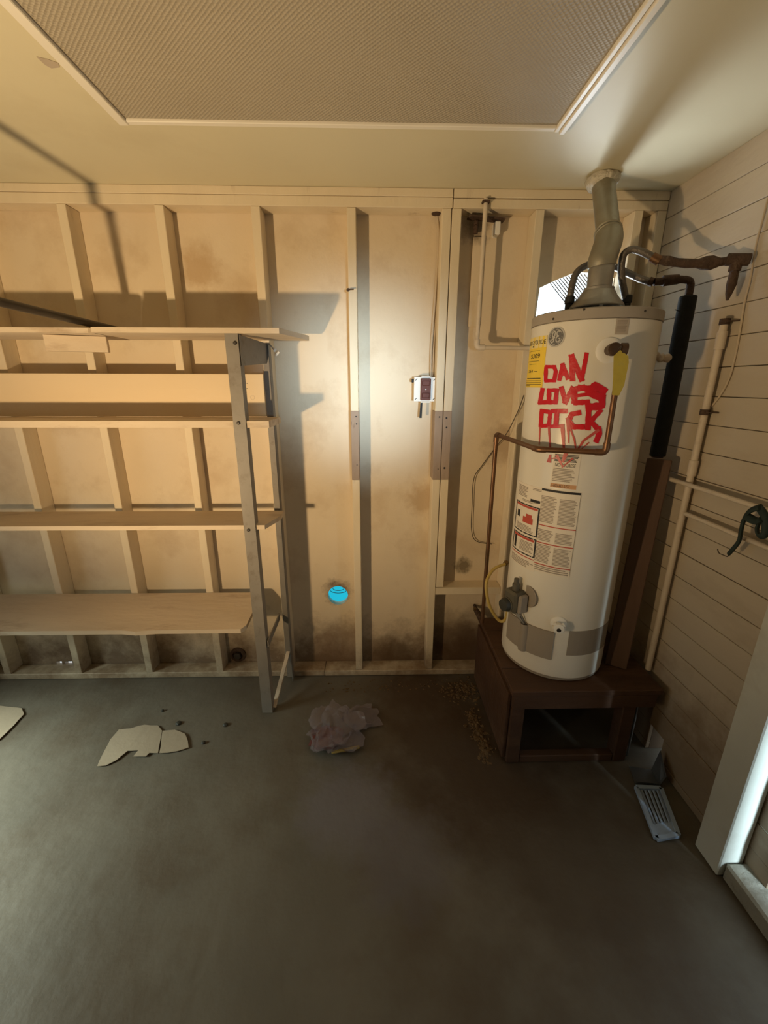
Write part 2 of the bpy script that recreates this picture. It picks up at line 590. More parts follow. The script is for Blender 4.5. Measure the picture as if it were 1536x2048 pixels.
def patched_stud(x0, x1, zb, za, zc):
    obj('stud', box(x0, x1, 0, YB - .001, za, Z1, .002), 'stud', wall_back)
    obj('stud_bare_section', box(x0 - .001, x1 + .0005, -.001, YB - .001, zc, za, .002), 'bare', wall_back, label='bare brown unpainted section of a stud')
    obj('stud', box(x0, x1, 0, YB - .001, zb, zc, .002), 'stud', wall_back)


ZA, ZCUT = PY(715, 822, 0).z, PY(715, 960, 0).z
patched_stud(-.115, -.077, Z0, ZA, ZCUT)
patched_stud(.295, .3335, Z0, ZA, ZCUT)
for px, py, r in ((712, 833, .0035), (713, 848, .004), (714, 930, .003), (879, 834, .004), (893, 836, .005), (893, 855, .0045), (880, 880, .003), (889, 936, .0055), (876, 938, .003)):
    p = PY(px, py, -.0012)
    obj('nail_hole', lathe([(r, 0), (r, .0006)], p, (0, -1, 0), 8), 'ink', wall_back)
ZBLK = PY(872, 1176, 0).z
patched_stud(.3375, .378, ZBLK + .004, ZA, ZCUT)
obj('stud', box(.699, .737, 0, YB - .001, Z0, Z1, .002), 'stud', wall_back)
obj('stud', box(1.130, 1.168, 0, YB - .001, Z0, Z1, .002), 'stud', wall_back)
obj('stud', box(1.232, 1.272, 0, YB - .001, Z0, Z1, .002), 'stud', wall_back)
obj('blocking', box(.3345, .698, 0, YB - .001, ZBLK - .042, ZBLK, .002), 'stud', wall_back)
# plates
obj('top_plate', box(XL, .338, 0, YB - .001, Z1 + .001, 2.408, .002), 'stud', wall_back)
obj('top_plate', box(.3415, 1.272, 0, YB - .001, Z1 + .001, 2.404, .002), 'stud', wall_back)
obj('top_plate', box(XL, .338, -.002, YB - .001, 2.409, 2.4395, .002), 'stud', wall_back)
obj('top_plate', box(.3415, 1.272, -.003, YB - .001, 2.407, 2.4395, .002), 'stud', wall_back)
obj('bottom_plate', box(XL, -.30, -.002, YB - .001, .001, .037, .003), 'stud', wall_back)
obj('bottom_plate', box(-.298, .62, -.004, YB - .001, .001, .036, .003), 'stud', wall_back)
obj('bottom_plate', box(.622, 1.272, -.002, YB - .001, .001, .037, .003), 'stud', wall_back)

# broken vent opening behind the heater
w1 = thing('window_1', (.95, YB + .02, 1.86), 'broken vent opening letting in white daylight behind the heater', 'window', kind='structure')
g = []
for k in range(-6, 20):
    s = .88 + k * .0165
    g.append(beam((s, YB + .034, 1.84), (s + .33, YB + .034, 2.17), .0016, .0042))
    g.append(beam((s, YB + .036, 2.17), (s + .33, YB + .036, 1.84), .0016, .0042))
g2 = ([], [])
for V, F in g:      # keep the lattice inside its frame
    if min(v.x for v in V) > .74 and max(v.x for v in V) < 1.32:
        g2 = join(g2, (V, F))
obj('wire_lattice', g2, 'wire', w1)
V, F = [], []
for i in range(13):
    for j in range(13):
        x, z = .765 + .15 * i / 12, 1.85 + .30 * j / 12
        V.append((x, YB + .050 + .008 * noise.noise(Vector((x * 25, z * 25, 0))), z))
for i in range(12):
    for j in range(12):
        a = i * 13 + j
        F.append([a, a + 13, a + 14, a + 1])
obj('crumpled_pane', (V, F), 'frost', w1)
obj('broken_slat', beam((1.06, YB - .012, 1.93), (1.127, YB - .012, 2.06), .02, .03, up=(0, 1, 0)), 'bare', w1)

# round hole with a cyan cap
hc = thing('vent_cap', (HOLE_C.x, YB + .03, HOLE_C.z - .06), 'bright cyan round plastic cap filling the hole in the back wall', 'vent cap')
obj('cap_disc', lathe([(.064, 0), (.064, .006)], (HOLE_C.x, YB + .040, HOLE_C.z), (0, 1, 0)), 'cyan', hc)
obj('cap_rim', lathe([(.0635, .0), (.0635, .014), (.058, .014), (.058, .0), (.0635, 0)], (HOLE_C.x, YB + .0255, HOLE_C.z), (0, 1, 0), cap=False), 'whiteplastic', hc)
for dz, s in ((.012, .9), (.028, .65)):
    pts = [(HOLE_C.x + .05 * s * math.cos(a), YB + .037, HOLE_C.z + dz + .016 * math.sin(a)) for a in [math.pi + math.pi * k / 14 for k in range(15)]]
    obj('wire', tube(pts, .0018, 6), 'wire', hc)
# dark round knockout low on the wall under the shelves
p = PY(478, 1318, YB)
ko = thing('pipe_stub', (p.x, YB - .02, p.z), 'dark round pipe end low on the wall beneath the bottom shelf', 'pipe')
obj('flange', lathe([(.046, 0), (.046, .010), (.036, .014), (.030, .014), (.030, .004), (.0, .004)], (p.x, YB - .001, p.z + .035), (0, -1, 0), 32), 'rust', ko, smooth=True)
obj('plug', lathe([(.022, 0), (.022, .020), (.012, .022), (.0, .022)], (p.x, YB - .005, p.z + .035), (0, -1, 0), 6), 'darkmetal', ko)

# right wall: separate boards with dark joints behind
wr = obj('wall_right', join(box(XR + .018, XR + .10, -1.17, -.635, 0, ZC + .05), box(XR + .018, XR + .10, -.545, YB + .02, 0, ZC + .05), box(XR + .018, XR + .10, -.635, -.545, .142, ZC + .05), box(XR + .018, XR + .10, YF - .1, -2.10, 0, ZC + .05),
                            box(XR + .018, XR + .10, -2.10, -1.17, 2.06, ZC + .05)), 'groove',
         label='right wall of painted horizontal boards', kind='structure')
PITCHB = .1045
for k in range(24):
    zt = ZC - k * PITCHB
    zb = max(zt - PITCHB + .0024, .002)
    if zt < .03:
        break
    off = random.uniform(-.0015, .0015)
    if zt < .15:        # the low air opening interrupts the lowest boards
        obj('board', box(XR + off, XR + .0175, -1.165, -.635, zb, zt, .0015), 'ship', wr)
        obj('board', box(XR + off, XR + .0175, -.545, YB - .002, zb, zt, .0015), 'ship', wr)
    else:
        obj('board', box(XR + off, XR + .0175, -1.165, YB - .002, zb, zt, .0015), 'ship', wr)
obj('board', box(XR + .001, XR + .0175, YF, -2.10, 0, ZC), 'ship', wr)
obj('board', box(XR + .001, XR + .0175, -2.10, -1.17, 2.06, ZC), 'ship', wr)
# doorway jamb on the right wall
d1 = thing('door_1', (1.24, -1.05, 0.0), 'pale painted door jamb standing on a concrete kerb', 'door jamb', kind='structure')
obj('jamb', box(1.190, XR - .003, -1.083, -.978, .002, 2.06, .004), 'jamb', d1)
obj('door_stop', box(1.277, 1.30, -1.12, -1.084, .072, 2.06, .003), 'jamb', d1)
obj('outer_jamb', box(1.301, 1.375, -1.20, -1.085, .072, 2.06, .003), 'white', d1)
obj('door_gap_blocker', box(1.305, 1.345, -2.10, -1.50, .075, 2.0, .003), 'white', d1)  # unseen panel added to keep outside light off the room
obj('header', box(1.200, 1.375, -2.10, -1.20, 2.0, 2.058, .003), 'jamb', d1)
V, F = box(1.205, 1.50, -2.10, -1.085, .0, .070, .008)
obj('baseboard_right', (V, F), 'kerb', label='rough concrete kerb under the door jamb', kind='structure')

# unseen walls that close the room, left one with an opening added for the fill
obj('wall_front', join(box(XL - .1, .36, YF - .1, YF, 0, ZC + .05), box(.74, XR + .1, YF - .1, YF, 0, ZC + .05), box(.36, .74, YF - .1, YF, 0, 1.30), box(.36, .74, YF - .1, YF, 1.66, ZC + .05)), 'plainwall', label='plain wall opposite the studs', kind='structure')
obj('wall_left', join(box(XL - .1, XL, YF, -1.55, 0, ZC + .05), box(XL - .1, XL, -.72, YB, 0, ZC + .05), box(XL - .1, XL, -1.55, -.72, 1.5, ZC + .05),
                      box(XL - .1, XL, -1.55, -.72, 0, .35)), 'plainwall', label='plain left wall with an added opening', kind='structure')

# ceiling and hatch
ceil = obj('ceiling', box(XL - .1, XR + .1, YF - .1, YB + .02, ZC, ZC + .04), 'ceil', label='smooth cream painted ceiling', kind='structure')
HX0, HX1, HY0, HY1 = -.772, .584, -1.55, -.466
obj('hatch_panel', box(HX0, HX1, HY0, HY1, ZC - .004, ZC - .0005), 'hatch', ceil, label='grey embossed hatch panel')
obj('hatch_trim', box(HX0 - .03, HX0, HY0 - .03, HY1 + .02, ZC - .014, ZC - .0005, .002), 'white', ceil)
obj('hatch_trim', box(HX1, HX1 + .014, HY0 - .03, HY1 + .02, ZC - .014, ZC - .0005, .002), 'white', ceil)
obj('hatch_trim', box(HX1 + .016, HX1 + .034, HY0 - .03, HY1 + .02, ZC - .020, ZC - .0005, .002), 'white', ceil)
obj('hatch_trim', box(HX0, HX1, HY1, HY1 + .02, ZC - .012, ZC - .0005, .002), 'white', ceil)
obj('hatch_trim', box(HX0, HX1, HY0 - .03, HY0, ZC - .012, ZC - .0005, .002), 'white', ceil)
obj('paint_chip', prism([PZ(x, y, ZC - .0015) for x, y in ((73, 114), (96, 119), (117, 127), (119, 135), (103, 137), (90, 130))], (0, 0, .001)), 'tanlabel', ceil)

# ================================================================== WATER HEATER
TC = Vector((.852, -.340, 0))
TR, TB, TT = .227, .400, 1.900


def TK(px, py, off=0.0):
    """first hit of a pixel's ray with the tank's cylinder (radius + off)"""
    d = ray(px, py)
    ox, oy = CAMP.x - TC.x, CAMP.y - TC.y
    a = d.x * d.x + d.y * d.y
    b = 2 * (ox * d.x + oy * d.y)
    c = ox * ox + oy * oy - (TR + off) ** 2
    q = b * b - 4 * a * c
    t = (-b - math.sqrt(max(q, 0))) / (2 * a)
    return CAMP + d * t


def th(p):
    a = math.atan2(p.y - TC.y, p.x - TC.x)
    return a - 2 * math.pi if a > 1.6 else a


def cyl(theta, z, off=0.0):
    return Vector((TC.x + (TR + off) * math.cos(theta), TC.y + (TR + off) * math.sin(theta), z))


def cpatch(t0, t1, z0, z1, off, thick=0.0008, n=8):
    """curved rectangular sheet on the tank"""
    V, F = [], []
    for k in range(n + 1):
        t = t0 + (t1 - t0) * k / n
        for z in (z0, z1):
            for o in (off, off + thick):
                V.append(cyl(t, z, o))
    for k in range(n):
        a, b = k * 4, k * 4 + 4
        for i, j in ((0, 1), (1, 3), (3, 2), (2, 0)):
            F.append([a + i, b + i, b + j, a + j])
    F += [[0, 1, 3, 2], [n * 4, n * 4 + 2, n * 4 + 3, n * 4 + 1]]
    return V, F


def pxrect(x0, y0, x1, y1):
    """theta / height range of a pixel rectangle on the tank"""
    a, b = TK(x0, (y0 + y1) / 2), TK(x1, (y0 + y1) / 2)
    c, d = TK((x0 + x1) / 2, y0), TK((x0 + x1) / 2, y1)
    return th(a), th(b), d.z, c.z


def text_geo(s):
    cu = bpy.data.curves.new('t', 'FONT')
    cu.body = s
    cu.align_x = 'LEFT'
    o = bpy.data.objects.new('t', cu)
    scene.collection.objects.link(o)
    bpy.context.view_layer.update()
    me = bpy.data.meshes.new_from_object(o.evaluated_get(bpy.context.evaluated_depsgraph_get()))
    V = [v.co.copy() for v in me.vertices]
    F = [list(p.vertices) for p in me.polygons]
    bpy.data.objects.remove(o)
    bpy.data.meshes.remove(me)
    return V, F


def ctext(s, t0, t1, z0, z1, off):
    V, F = text_geo(s)
    xs, ys = [v.x for v in V], [v.y for v in V]
    x0, x1, y0, y1 = min(xs), max(xs), min(ys), max(ys)
    return [cyl(t0 + (t1 - t0) * (v.x - x0) / (x1 - x0), z0 + (z1 - z0) * (v.y - y0) / (y1 - y0), off) for v in V], F


wh = thing('water_heater', (TC.x, TC.y, TB), 'tall white cylindrical water heater with red painted lettering on a wooden stand', 'water heater')
tank = obj('tank', lathe([(TR - .006, TB + .012), (TR, TB + .018), (TR, TB + .75), (TR, TT - .040), (TR - .002, TT - .038)], (TC.x, TC.y, 0), seg=96), 'enamel', wh, smooth=True)
obj('base_ring', lathe([(TR - .01, TB + .001), (TR - .004, TB + .002), (TR - .004, TB + .014), (TR - .01, TB + .015)], (TC.x, TC.y, 0), seg=96), 'panelgrey', wh, smooth=True)
obj('top_cap', lathe([(TR - .001, TT - .037), (TR + .003, TT - .036), (TR + .003, TT - .004), (TR - .002, TT), (0, TT + .006)], (TC.x, TC.y, 0), seg=96), 'capgrey', wh, smooth=True)
for px, py in ((1107, 638), (1168, 619), (1290, 622)):
    p = TK(px, py, .003)
    obj('screw', lathe([(.004, 0), (.004, .002), (.002, .003)], p, (p.x - TC.x, p.y - TC.y, 0), 8), 'darkmetal', wh)

# draft hood
hood = obj('draft_hood', lathe([(.094, .026), (.096, .030), (.094, .036), (.068, .066), (.058, .084), (.054, .088), (.054, .096), (.0445, .099), (.0445, .176), (.042, .180)],
                               (TC.x, TC.y, TT), seg=48, cap=False), 'galv2', wh, smooth=True)
for k in range(4):
    a = R(45 + 90 * k) + .5
    obj('hood_leg', beam((TC.x + .085 * math.cos(a), TC.y + .085 * math.sin(a), TT + .004), (TC.x + .09 * math.cos(a), TC.y + .09 * math.sin(a), TT + .034), .012, .002, up=(math.cos(a), math.sin(a), 0)), 'galv2', wh)
obj('flue_collar', lathe([(.062, .004), (.062, .026), (.055, .026), (.055, .004)], (TC.x, TC.y, TT), seg=32), 'valvedark', wh)

# nipples on top
NIP = [PY(1138, 612, -.300), PY(1253, 605, -.330)]
for p in NIP:
    obj('nipple', lathe([(.019, 0), (.019, .012), (.015, .014), (.015, .045), (.018, .047), (.018, .07), (.013, .074)], (p.x, p.y, TT + .002), seg=16), 'black', wh, smooth=True)

# --- labels
def sticker(name, material, rect, off=.0004, label=None):
    t0, t1, z0, z1 = pxrect(*rect)
    o = obj(name, cpatch(t0, t1, z0, z1, off), material, wh, label=label)
    return o, (t0, t1, z0, z1)


def sub(rc, u0, v0, u1, v1, off, thick=.0003):
    """patch in the unit square of a label (v measured downwards)"""
    t0, t1, z0, z1 = rc
    return cpatch(t0 + (t1 - t0) * u0, t0 + (t1 - t0) * u1, z1 - (z1 - z0) * v1, z1 - (z1 - z0) * v0, off, thick, 5)


def subtext(rc, s, u0, v0, u1, v1, off):
    t0, t1, z0, z1 = rc
    return ctext(s, t0 + (t1 - t0) * u0, t0 + (t1 - t0) * u1, z1 - (z1 - z0) * v1, z1 - (z1 - z0) * v0, off)


def lines(rc, u0, v0, u1, v1, n, off, rag=.25):
    out = []
    for k in range(n):
        a = v0 + (v1 - v0) * k / n
        out.append(sub(rc, u0, a, u1 - random.random() * rag * (u1 - u0), a + (v1 - v0) / n * .55, off))
    return join(*out)


# energy label
o, rc = sticker('energy_label', 'yellow', (1057, 674, 1090, 775), label='yellow energy guide label')
obj('header', sub(rc, 0, 0, 1, .22, .0013), 'yellowpale', o)
obj('print', join(subtext(rc, 'ENERGYGUIDE', .05, .07, .97, .15, .0019), subtext(rc, '$309', .40, .33, .82, .43, .0019), sub(rc, .12, .47, .80, .478, .0015),
                  sub(rc, .45, .17, .52, .20, .0019), sub(rc, .2, .27, .8, .275, .0015), sub(rc, .3, .53, .7, .535, .0015), subtext(rc, '264', .32, .64, .58, .70, .0019),
                  sub(rc, .65, .675, .78, .685, .0015), sub(rc, .2, .81, .92, .825, .0015), sub(rc, .1, .86, .95, .868, .0015), sub(rc, .05, .895, .95, .903, .0015),
                  sub(rc, .05, .93, .95, .938, .0015), sub(rc, .05, .965, .5, .973, .0015)), 'ink', o)

# round badge
cb = TK(1112, 674)
tb = th(cb)


def cdisc(r, off, n=40, r2=0.0):
    V, F = [], []
    for k in range(n):
        a = 2 * math.pi * k / n
        for rr in (r, r2):
            V.append(cyl(tb + rr * math.cos(a) / TR, cb.z + rr * math.sin(a), off))
    for k in range(n):
        a, b = 2 * k, 2 * ((k + 1) % n)
        F.append([a, b, b + 1, a + 1])
    return V, F


badge = obj('round_badge', cdisc(.033, .0012), 'logogrey', wh, label='round grey monogram badge')
obj('badge_ring', cdisc(.0350, .0016, r2=.0300), 'logosilver', badge)


def bribbon(pts, w, off):
    P = spline([Vector((x, y, 0)) for x, y in pts], 6)
    V, F = [], []
    for i, p in enumerate(P):
        t = (P[min(i + 1, len(P) - 1)] - P[max(i - 1, 0)]).normalized()
        nn = Vector((-t.y, t.x, 0)) * w / 2
        for q in (p + nn, p - nn):
            V.append(cyl(tb + q.x * .033 / TR, cb.z + q.y * .033, off))
    for i in range(len(P) - 1):
        F.append([2 * i, 2 * i + 1, 2 * i + 3, 2 * i + 2])
    return V, F


# script monogram and four curls around the edge
S_ = 1.18
strokes = [([(-.05, .42), (-.22, .5), (-.38, .28), (-.30, .02), (-.12, .10), (-.08, .40), (-.14, .05), (-.22, -.38), (-.42, -.45), (-.50, -.30), (-.30, -.16), (-.05, -.02)], .09),
           ([(.42, .38), (.28, .50), (.10, .38), (.14, .14), (.30, .06), (.12, .0), (.06, -.26), (.20, -.44), (.42, -.34), (.44, -.16), (.30, -.14)], .09)]
strokes = [([(x * S_, y * S_) for x, y in q], .13) for q, w in strokes]
for q in range(4):
    a0 = R(90 * q + 20)
    strokes.append(([(.78 * math.cos(a0 + t), .78 * math.sin(a0 + t)) for t in (0, .3, .6, .9, 1.15)] + [(.70 * math.cos(a0 + 1.2), .70 * math.sin(a0 + 1.2))], .05))
obj('monogram', join(*[bribbon(s, w, .0017 + .00005 * i) for i, (s, w) in enumerate(strokes)]), 'logosilver', badge)

# little upper label
o, rc = sticker('rating_label', 'tanlabel', (1231, 637, 1257, 669), label='small tan rating label')
obj('print', join(sub(rc, .25, -.16, .75, -.04, .0008), lines(rc, .1, .1, .9, .9, 9, .0014)), 'greyink', o)

# no-regrese label
o, rc = sticker('notice_label', 'label', (1104, 908, 1158, 978), off=.0004)
obj('print', join(subtext(rc, 'NO REGRESE', .10, .27, .86, .37, .0018), lines(rc, .05, .02, .95, .24, 6, .0014)), 'ink', o)
obj('fine_print', lines(rc, .04, .42, .92, .82, 9, .0014), 'greyink', o, kind='stuff')
obj('orange_band', sub(rc, .0, .87, .98, .99, .0013), 'orangeink', o)
obj('phone_number', subtext(rc, '1-800-432-2737', .06, .89, .74, .97, .0019), 'ink', o)

# instruction sheet (right)
o, rc = sticker('instruction_sheet', 'label', (1073, 979, 1152, 1152), off=.0004, label='printed cream instruction sheet')
obj('heading_bar', join(sub(rc, .02, .01, .99, .035, .0014), sub(rc, .985, .03, .99, .98, .0014)), 'ink', o)
t = []
for v0, v1 in ((.09, .40), (.48, .62), (.66, .88)):
    n = int((v1 - v0) * 62)
    t.append(lines(rc, .03, v0, .46, v1, n, .0014, .18))
    t.append(lines(rc, .52, v0 + .01, .95, v1, n, .0014, .18))
t.append(lines(rc, .05, .92, .95, .99, 3, .0014))
obj('fine_print', join(*t), 'greyink', o, kind='stuff')
for v in (.425, .635, .895):
    obj('red_rule', sub(rc, .02, v, .99, v + .012, .0014), 'redink', o)

# warning sheet (left)
o, rc = sticker('warning_sheet', 'label', (1029, 968, 1079, 1138), off=.0004, label='warning sheet with two black bordered boxes')
obj('fine_print', join(lines(rc, .1, .03, .55, .16, 8, .0014), lines(rc, .7, .02, .98, .05, 2, .0014), lines(rc, .35, .18, .9, .21, 2, .0014), lines(rc, .2, .48, .85, .56, 5, .0014), lines(rc, .42, .67, .9, .80, 8, .0014),
                       lines(rc, .05, .90, .95, .99, 5, .0014)), 'greyink', o, kind='stuff')
fr = []
for v0, v1 in ((.23, .58), (.605, .835)):
    fr += [sub(rc, .03, v0, .97, v0 + .014, .0014), sub(rc, .03, v1 - .014, .97, v1, .0014), sub(rc, .03, v0, .075, v1, .0014), sub(rc, .925, v0, .97, v1, .0014)]
fr += [sub(rc, .66, .15, .95, .18, .0014), sub(rc, .17, .33, .30, .41, .0014), sub(rc, .15, .65, .26, .80, .0014)]
obj('box_border', join(*fr), 'ink', o, kind='stuff')
obj('red_print', join(sub(rc, .09, .247, .91, .272, .0014), sub(rc, .09, .622, .91, .65, .0014), sub(rc, .45, .38, .80, .45, .0014), sub(rc, .56, .34, .76, .38, .0014), sub(rc, .03, .855, .95, .866, .0014)), 'redink', o, kind='stuff')

# --- red brushed lettering, strokes traced on the tank's surface
def G(cx, cy):
    return 1040 + .1953 * cx, 630 + .1953 * cy


def gstroke(pts, w, off, taper=1.0):
    P = subdiv_pts([Vector((*G(x, y), 0)) for x, y in pts], 3.0)
    n = len(P)
    V, F = [], []
    for i, p in enumerate(P):
        t = (P[min(i + 1, n - 1)] - P[max(i - 1, 0)]).normalized()
        ww = w * 1.28 * .1953 / 2 * (1 + (taper - 1) * i / max(1, n - 1)) * random.uniform(.9, 1.1)
        nn = Vector((-t.y, t.x, 0)) * ww
        if i == 0:
            p = p - t * ww * .6
        if i == n - 1:
            p = p + t * ww * .6
        for q in (p + nn, p, p - nn):
            h = TK(q.x, q.y)
            V.append(cyl(th(h), h.z, off))
    for i in range(n - 1):
        for j in (0, 1):
            F.append([3 * i + j, 3 * i + j + 1, 3 * i + j + 4, 3 * i + j + 3])
    return V, F


letters = {
    'letter_d': [([(272, 530), (355, 532)], 30), ([(352, 530), (368, 580), (352, 672)], 32), ([(356, 672), (262, 674)], 30), ([(268, 540), (264, 672)], 30)],
    'letter_a': [([(404, 662), (440, 512)], 34), ([(436, 508), (490, 648)], 36), ([(420, 605), (470, 600)], 30)],
    'letter_n': [([(538, 662), (528, 420)], 42), ([(530, 420), (632, 664)], 46), ([(632, 664), (682, 398)], 36)],
    'letter_l': [([(232, 760), (206, 898)], 34), ([(200, 898), (290, 892)], 34)],
    'letter_o': [([(296, 770), (384, 770)], 30), ([(380, 765), (366, 892)], 36), ([(372, 894), (288, 894)], 34), ([(300, 770), (296, 894)], 36)],
    'letter_v': [([(425, 745), (466, 896)], 40), ([(462, 896), (540, 748)], 40)],
    'letter_e': [([(650, 742), (560, 762)], 46), ([(560, 760), (556, 890)], 46), ([(560, 898), (700, 892)], 42), ([(570, 828), (690, 812)], 30), ([(610, 745), (770, 760)], 50)],
    'letter_s': [([(866, 782), (770, 722), (700, 790)], 60), ([(700, 790), (840, 850)], 66), ([(840, 840), (838, 930), (690, 946)], 58)],
    'letter_d.': [([(226, 974), (214, 1138)], 34), ([(214, 1138), (292, 1132)], 32), ([(296, 1136), (312, 1000)], 32), ([(312, 995), (222, 982)], 32)],
    'letter_i': [([(330, 985), (476, 985)], 36), ([(382, 985), (368, 1140)], 40), ([(316, 1142), (404, 1142)], 28)],
    'letter_c': [([(612, 1000), (530, 1016), (500, 1080), (545, 1146), (648, 1146)], 42)],
    'letter_k': [([(702, 985), (694, 1164)], 46), ([(824, 978), (722, 1090)], 36), ([(716, 1080), (800, 1175)], 42), ([(800, 1160), (812, 1210), (778, 1290)], 46)],
}
off = .0010
for nm, sts in letters.items():
    gs = []
    for pts, w in sts:
        off += .00003
        gs.append(gstroke(pts, w, off))
    obj(nm.strip('.'), join(*gs), 'redpaint', wh, label='red brushed letter')
drips = [([(208, 1150), (200, 1330)], 14, .4), ([(298, 1150), (312, 1390)], 18, .6), ([(436, 1130), (452, 1385)], 34, .5), ([(490, 1070), (500, 1310)], 30, .3),
         ([(478, 1060), (556, 1270), (572, 1375)], 18, .7), ([(800, 1180), (650, 1285), (590, 1380)], 24, .6), ([(702, 1308), (622, 1375)], 12, .4),
         ([(312, 1435), (300, 1496)], 14, 2.6), ([(380, 1440), (436, 1545)], 24, .5), ([(540, 1470), (430, 1560)], 14, .6), ([(470, 1420), (440, 1500)], 36, .6), ([(330, 1470), (390, 1460)], 10, 1)]
for pts, w, tp in drips:
    off += .00003
    obj('paint_drip', gstroke(pts, w, off, tp), 'redthin', wh)

# --- relief valve, escutcheon
pv = TK(1217, 701)
nv = (pv - TC)
nv.z = 0
nv.normalize()
obj('escutcheon', lathe([(.042, 0), (.042, .004), (.034, .009), (.020, .010)], pv, nv, 40), 'whiteplastic', wh, smooth=True)
relief = obj('relief_valve', lathe([(.017, .008), (.017, .04), (.021, .042), (.021, .066), (.015, .068)], pv, nv, 20), 'bronze', wh, smooth=True)
side = Vector((-nv.y, nv.x, 0))
obj('outlet', lathe([(.0155, -.012), (.0155, .02), (.020, .022), (.020, .040), (.014, .042)], pv + nv * .053, side, 18), 'bronze', relief, smooth=True)
PIPE_TOP = TK(1241, 716, .052)
obj('outlet_nut', lathe([(.017, .0), (.017, .03)], (PIPE_TOP.x, PIPE_TOP.y, PIPE_TOP.z - .02), (0, 0, 1), 6), 'bronze', relief)

# --- burner access panels, gas valve, drain valve
t0, t1, z0, z1 = pxrect(1014, 1240, 1107, 1322)
ZP0, ZP1 = TK(1100, 1318).z, TK(1100, 1262).z
ap = obj('access_panel', cpatch(t0, t1, ZP0, ZP1, .001, .006, 20), 'panelgrey', wh)
tm = th(TK(1046, 1290))
obj('panel_ridge', lathe([(.020, ZP0 - .002), (.020, ZP1 - .004)], cyl(tm, 0, .002), seg=20), 'panelgrey', ap, smooth=True)
obj('panel_hole', lathe([(.017, 0), (.017, .001)], cyl(tm, ZP1 - .0035, .002), seg=20), 'ink', ap)
t0, t1, z0, z1 = pxrect(1136, 1260, 1206, 1308)
obj('grey_patch', cpatch(t0, t1 + .12, TK(1140, 1311).z, TK(1140, 1262).z, .0005, .0012, 10), 'panelgrey', wh)
pd = TK(1117, 1247)
nd = pd - TC
nd.z = 0
nd.normalize()
dv = obj('drain_valve', lathe([(.034, 0), (.033, .005), (.022, .010), (.014, .012), (.014, .03), (.021, .032), (.021, .046), (.015, .048), (.006, .048)], pd, nd, 24), 'whiteplastic', wh, smooth=True)
for k in range(8):
    a = 2 * math.pi * k / 8
    sd = Vector((-nd.y, nd.x, 0)) * math.cos(a) + Vector((0, 0, 1)) * math.sin(a)
    obj('handle_lug', beam(pd + nd * .034 + sd * .020, pd + nd * .034 + sd * .027, .010, .012), 'whiteplastic', dv)
obj('outlet_hole', lathe([(.009, 0), (.008, .001)], pd + nd * .0485 - Vector((0, 0, .004)), nd, 16), 'ink', dv)

pg = TK(1040, 1195)
ng = pg - TC
ng.z = 0
ng.normalize()
sg = Vector((-ng.y, ng.x, 0))
up = Vector((0, 0, 1))
FR = Matrix((sg, up, ng)).transposed().to_4x4()
FR.translation = pg
gv = obj('gas_valve', xform(box(-.040, .038, -.055, .045, .0, .062, .010), FR), 'valvegrey', wh)
obj('valve_cover', xform(box(.030, .052, -.050, .035, .0, .045, .006), FR), 'panelgrey', gv)
obj('knob', lathe([(.030, 0), (.031, .012), (.026, .026), (.0, .028)], pg + ng * .062 + up * -.022 - sg * .008, ng, 24), 'valvedark', gv, smooth=True)
obj('dial_ring', lathe([(.034, -.002), (.034, .004), (.031, .005)], pg + ng * .062 + up * -.022 - sg * .008, ng, 24), 'valvegrey', gv, smooth=True)
obj('inlet_boss', lathe([(.016, 0), (.016, .03), (.011, .035), (.011, .055)], pg + ng * .03 + up * .044, up, 12), 'valvegrey', gv, smooth=True)
obj('backing_plate', lathe([(.050, .0005), (.048, .002)], TK(1056, 1192), ng, 32), 'panelgrey', gv)
for dx, rr, m_ in ((-.018, .002, 'copper'), (.002, .0055, 'galv2'), (.032, .0018, 'wire')):
    a = pg + ng * .03 + sg * dx - up * .05
    b = cyl(tm, min(ZP1 - .004, a.z - .02), .010) + sg * dx * .3
    obj('burner_tube', tube([a, a.lerp(b, .5) + ng * .004, b], rr, 8), m_, gv, smooth=True)

# ================================================================== FLUE
E2 = Vector((.915, -.115, ZC))
E0 = Vector((TC.x, TC.y, TT + .168))
E1 = Vector((.876, -.318, TT + .262))
fl = thing('flue_duct', E0, 'dull grey metal flue duct rising from the heater to the ceiling', 'flue duct')
P = fillet([E0, E0 + Vector((-.002, 0, .022)), E1, E1 + (E2 - E1) * .12], .03, 6)
obj('elbow', tube(P, [.0475, .0485] + [.049] * (len(P) - 4) + [.047, .044], 32), 'galv', fl, smooth=True)
dirn = (E2 - E1).normalized()
for k, s in enumerate((.06, .13, .20)):
    c = E1 + (E2 - E1) * s * .6
    obj('elbow_seam', lathe([(.0455, -.004), (.0485, 0), (.0455, .004)], c, dirn, 32, cap=False), 'galv', fl, smooth=True)
obj('duct', tube([E1 + (E2 - E1) * .10, E1.lerp(E2, .5), E2 + dirn * .01], .0415, 32), 'galv', fl, smooth=True)
sd = dirn.cross(Vector((0, 1, 0))).normalized()
fwd = sd.cross(dirn).normalized()
obj('duct_seam', beam(E1 + (E2 - E1) * .12 - Vector((-.006, .0415, .0)), E2 - Vector((-.006, .0415, 0)), .005, .0025, up=(0, -1, 0)), 'galv', fl)
V, F = lathe([(.058, 0), (.064, -.012), (.060, -.030), (.050, -.042), (.043, -.046)], (E2.x - .004, E2.y - .012, ZC - .001), seg=40)
V = [v + Vector((noise.noise(v * 40), noise.noise(v * 40 + Vector((9, 0, 0))), noise.noise(v * 40 + Vector((0, 9, 0))))) * .006 for v in V]
V = [Vector((v.x, v.y, min(v.z, ZC - .0005))) for v in V]
obj('plaster_collar', (V, F), 'plaster', fl, smooth=True)

